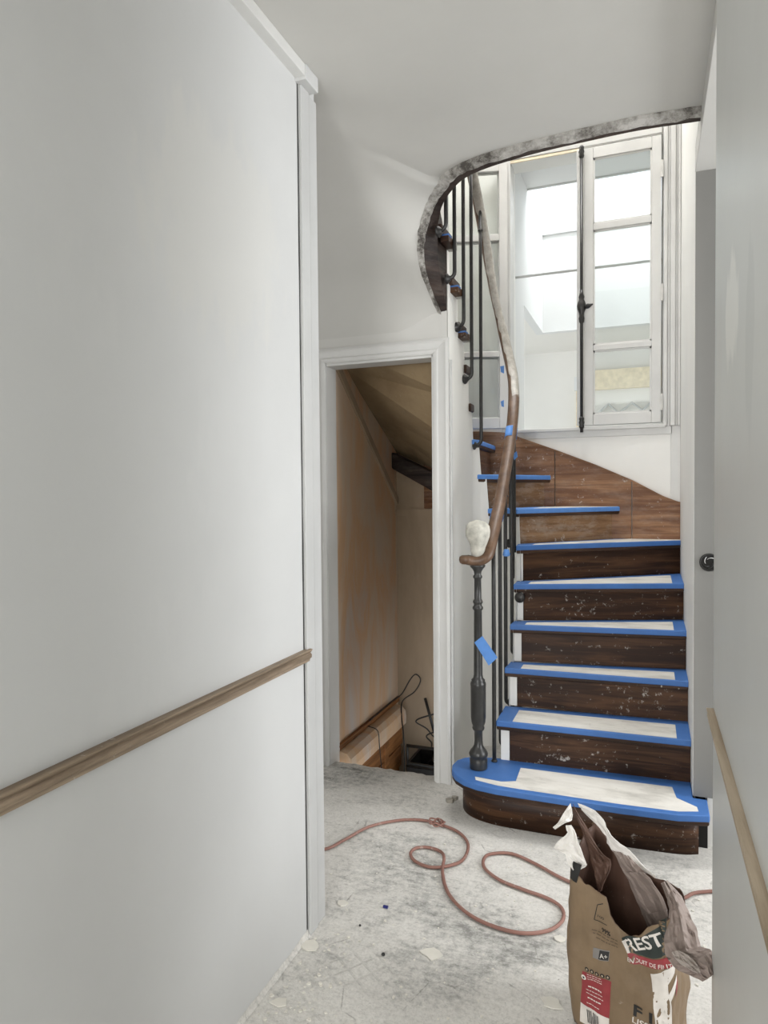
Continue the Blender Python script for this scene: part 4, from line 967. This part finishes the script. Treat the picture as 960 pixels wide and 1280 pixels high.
# ---- print on the sack
P_ = {'black': mat_plain('print_black', (.012, .011, .010), .6, bump=0), 'red': mat_plain('print_red', srgb(138, 50, 54), .6, bump=0), 'white': mat_plain('print_white', srgb(214, 208, 200), .6, bump=0),
      'green': mat_plain('print_dark_green', srgb(38, 46, 42), .6, bump=0), 'grey': mat_plain('print_grey', srgb(120, 116, 112), .6, bump=0), 'brown': mat_plain('print_brown', srgb(92, 76, 58), .6, bump=0), 'pale': mat_plain('print_pale', srgb(176, 160, 136), .6, bump=0)}
def decal(polys, mat, lift, name='print', parent=None):
    """polygons in (a, z) laid on the sack surface"""
    mb = MB(); bm = mb.bm
    for poly in polys:
        vs = [bm.verts.new((p[0], p[1], 0)) for p in poly]
        try: bm.faces.new(vs)
        except ValueError: pass
    bmesh.ops.triangulate(bm, faces=bm.faces)
    for _ in range(6):
        le = [e for e in bm.edges if e.calc_length() > .012]
        if not le: break
        bmesh.ops.subdivide_edges(bm, edges=le, cuts=1); bmesh.ops.triangulate(bm, faces=bm.faces)
    for v in bm.verts:
        p, nn = surf(v.co.x, v.co.y); v.co = p + nn * lift
    return mb.build(name, mat, parent or body, smooth=True)
def F_(px, py): return onp(px, py, L0 - BN * .012, BD)
def quad(*pts): return [F_(*p) for p in pts]
def word(txt, p0, p1, hgt, mat, lift, bold=0.0, shear=0, name='lettering'):
    """word whose baseline runs between two survey pixels on the sack front"""
    cu = bpy.data.curves.new('lettering', 'FONT'); cu.body = txt; cu.size = 1; cu.offset = bold; cu.resolution_u = 3; cu.fill_mode = 'FRONT' if False else cu.fill_mode; cu.shear = shear
    ob = bpy.data.objects.new('lettering', cu); COL.objects.link(ob); dg = bpy.context.evaluated_depsgraph_get(); me = bpy.data.meshes.new_from_object(ob.evaluated_get(dg))
    bpy.data.objects.remove(ob); bpy.data.curves.remove(cu)
    xs = [v.co.x for v in me.vertices]; x0, x1 = min(xs), max(xs); A, B = Vector(F_(*p0)), Vector(F_(*p1)); e = (B - A); L = e.length; e.normalize(); up = Vector((-e.y, e.x)); k = L / (x1 - x0)
    mb = MB(); bm = mb.bm; vs = []
    for v in me.vertices: q = A + e * ((v.co.x - x0) * k) + up * (v.co.y * hgt / .70); vs.append((q.x, q.y, 0))
    mb.mesh(vs, [tuple(p.vertices) for p in me.polygons]); bpy.data.meshes.remove(me)
    bmesh.ops.triangulate(bm, faces=bm.faces)
    for _ in range(4):
        le = [e_ for e_ in bm.edges if e_.calc_length() > .006]
        if not le: break
        bmesh.ops.subdivide_edges(bm, edges=le, cuts=1); bmesh.ops.triangulate(bm, faces=bm.faces)
    for v in bm.verts:
        p, nn = surf(v.co.x, v.co.y); v.co = p + nn * lift
    return mb.build(name, mat, body)
l1, l2, l3 = .0012, .0020, .0028
decal([quad((781, 1172), (790, 1172), (803, 1174), (818, 1167), (838, 1158), (836, 1203), (818, 1201), (800, 1195), (787, 1189))], P_['green'], l1)
word('REST', (788, 1191), (832, 1186.5), .027, P_['white'], l2, .018)
decal([quad((788, 1190), (800, 1196), (818, 1202), (842, 1207), (844, 1221), (832, 1217), (812, 1211), (792, 1202))], P_['red'], l2)
word('ENDUIT DE FINITION', (789, 1199.5), (852, 1225), .009, P_['white'], l3, .006)
decal([quad((814, 1220), (832, 1219), (850, 1220), (846, 1232), (836, 1240), (836, 1252), (850, 1238), (851, 1246), (838, 1262), (840, 1284), (838, 1310), (822, 1310), (822, 1290), (818, 1250))], P_['white'], l1)
decal([quad((847, 1250), (854, 1244), (856, 1262), (849, 1268))], P_['red'], l1)
word('F I', (794, 1267), (817, 1280), .026, P_['black'], l1, .03)
word('LISSE', (793, 1275), (818, 1290), .013, P_['white'], l2, .01)
# left panel: recycling mark, small print, badge, icons, red notice and barcode
def line(a, b, w, mat='black', lift=l1):
    A, B = Vector(F_(*a)), Vector(F_(*b)); e = (B - A).normalized(); n_ = Vector((-e.y, e.x)) * w
    return [tuple(A + n_), tuple(A - n_), tuple(B - n_), tuple(B + n_)]
decal([line(a, b, .0009) for a, b in (((750, 1132), (746, 1150)), ((746, 1150), (762, 1157)), ((750, 1132), (757, 1131)))], P_['black'], l1, 'recycling_mark')
word('100', (750, 1147), (758, 1151), .006, P_['black'], l1)
word('99%', (755, 1165), (767, 1170), .010, P_['black'], l1, .02)
for r_, (a, b) in enumerate((((743, 1162), (776, 1176)), ((744, 1166), (776, 1180)), ((748, 1172), (776, 1184)))):
    segs = []; A, B = Vector(a), Vector(b); random.seed(r_); t = 0
    while t < .95: e_ = min(1, t + random.uniform(.08, .2)); segs.append(line(A.lerp(B, t), A.lerp(B, e_), .0012)); t = e_ + .035
    decal(segs, P_['brown'], l1, 'small_print')
decal([quad((746, 1183), (766, 1188), (765, 1200), (745, 1195))], P_['grey'], l1, 'badge'); decal([quad((754, 1186), (765.5, 1189), (764.5, 1199), (753, 1196))], P_['black'], l2, 'badge')
word('A+', (755, 1194.5), (764, 1197), .010, P_['white'], l3, .0)
for k in range(5):
    a, z_ = F_(738 + k * 6.4, 1209 + k * 2.7); decal([[(a + .0052 * math.cos(t * .5236), z_ + .0052 * math.sin(t * .5236)) for t in range(12)]], P_['black'], l1, 'icon')
    decal([[(a + .0022 * math.cos(t * 1.0472 + k), z_ + .0030 * math.sin(t * 1.0472 + k)) for t in range(6)]], P_['pale'], l2, 'icon')
decal([quad((732, 1211), (768, 1225), (764, 1271), (727, 1252))], P_['red'], l1, 'red_notice')
a, z_ = F_(733.5, 1219); decal([[(a + .0065 * math.cos(t * .5236), z_ + .0065 * math.sin(t * .5236)) for t in range(12)]], P_['white'], l2, 'icon'); decal([[(a + .0028 * math.cos(t * 1.0472), z_ + .0034 * math.sin(t * 1.0472)) for t in range(6)]], P_['black'], l3, 'icon')
for r_, (a, b, w_) in enumerate((((738, 1215), (757, 1222), .0008), ((738, 1218), (756, 1225), .0008), ((738, 1221), (756, 1228), .0008), ((738, 1231), (756, 1239), .0016), ((735, 1235), (756, 1244), .0008), ((735, 1239), (757, 1249), .0008), ((737, 1245), (754, 1253), .0014), ((736, 1251), (752, 1259), .0008))):
    segs = []; A, B = Vector(a), Vector(b); random.seed(90 + r_); t = 0
    while t < .95: e_ = min(1, t + random.uniform(.1, .22)); segs.append(line(A.lerp(B, t), A.lerp(B, e_), w_)); t = e_ + .04
    decal(segs, P_['white'], l2, 'small_print')
decal([quad((727, 1252), (764, 1271), (761, 1300), (724, 1278))], P_['white'], l1, 'barcode')
segs = []; random.seed(5); q = 735.0
while q < 751: w_ = random.choice((.6, .9, 1.3)); segs.append(quad((q, 1260 + (q - 735) * .5), (q + w_, 1260 + (q + w_ - 735) * .5), (q + w_ - .8, 1279 + (q + w_ - 735) * .5), (q - .8, 1279 + (q - 735) * .5))); q += w_ + random.choice((.6, .9))
decal(segs, P_['black'], l2, 'barcode')
# left gusset: black block over red lettering
decal([[(-.010, .425), (-.045, .43), (-.045, .375), (-.010, .37)]], P_['black'], l1); decal([[(-.006, .362), (-.02, .362), (-.02, .345), (-.006, .343)], [(-.026, .364), (-.04, .364), (-.04, .349), (-.026, .347)]], P_['red'], l1)
decal([quad((713, 1080), (727, 1086), (722, 1107), (712, 1102))], P_['black'], l1);
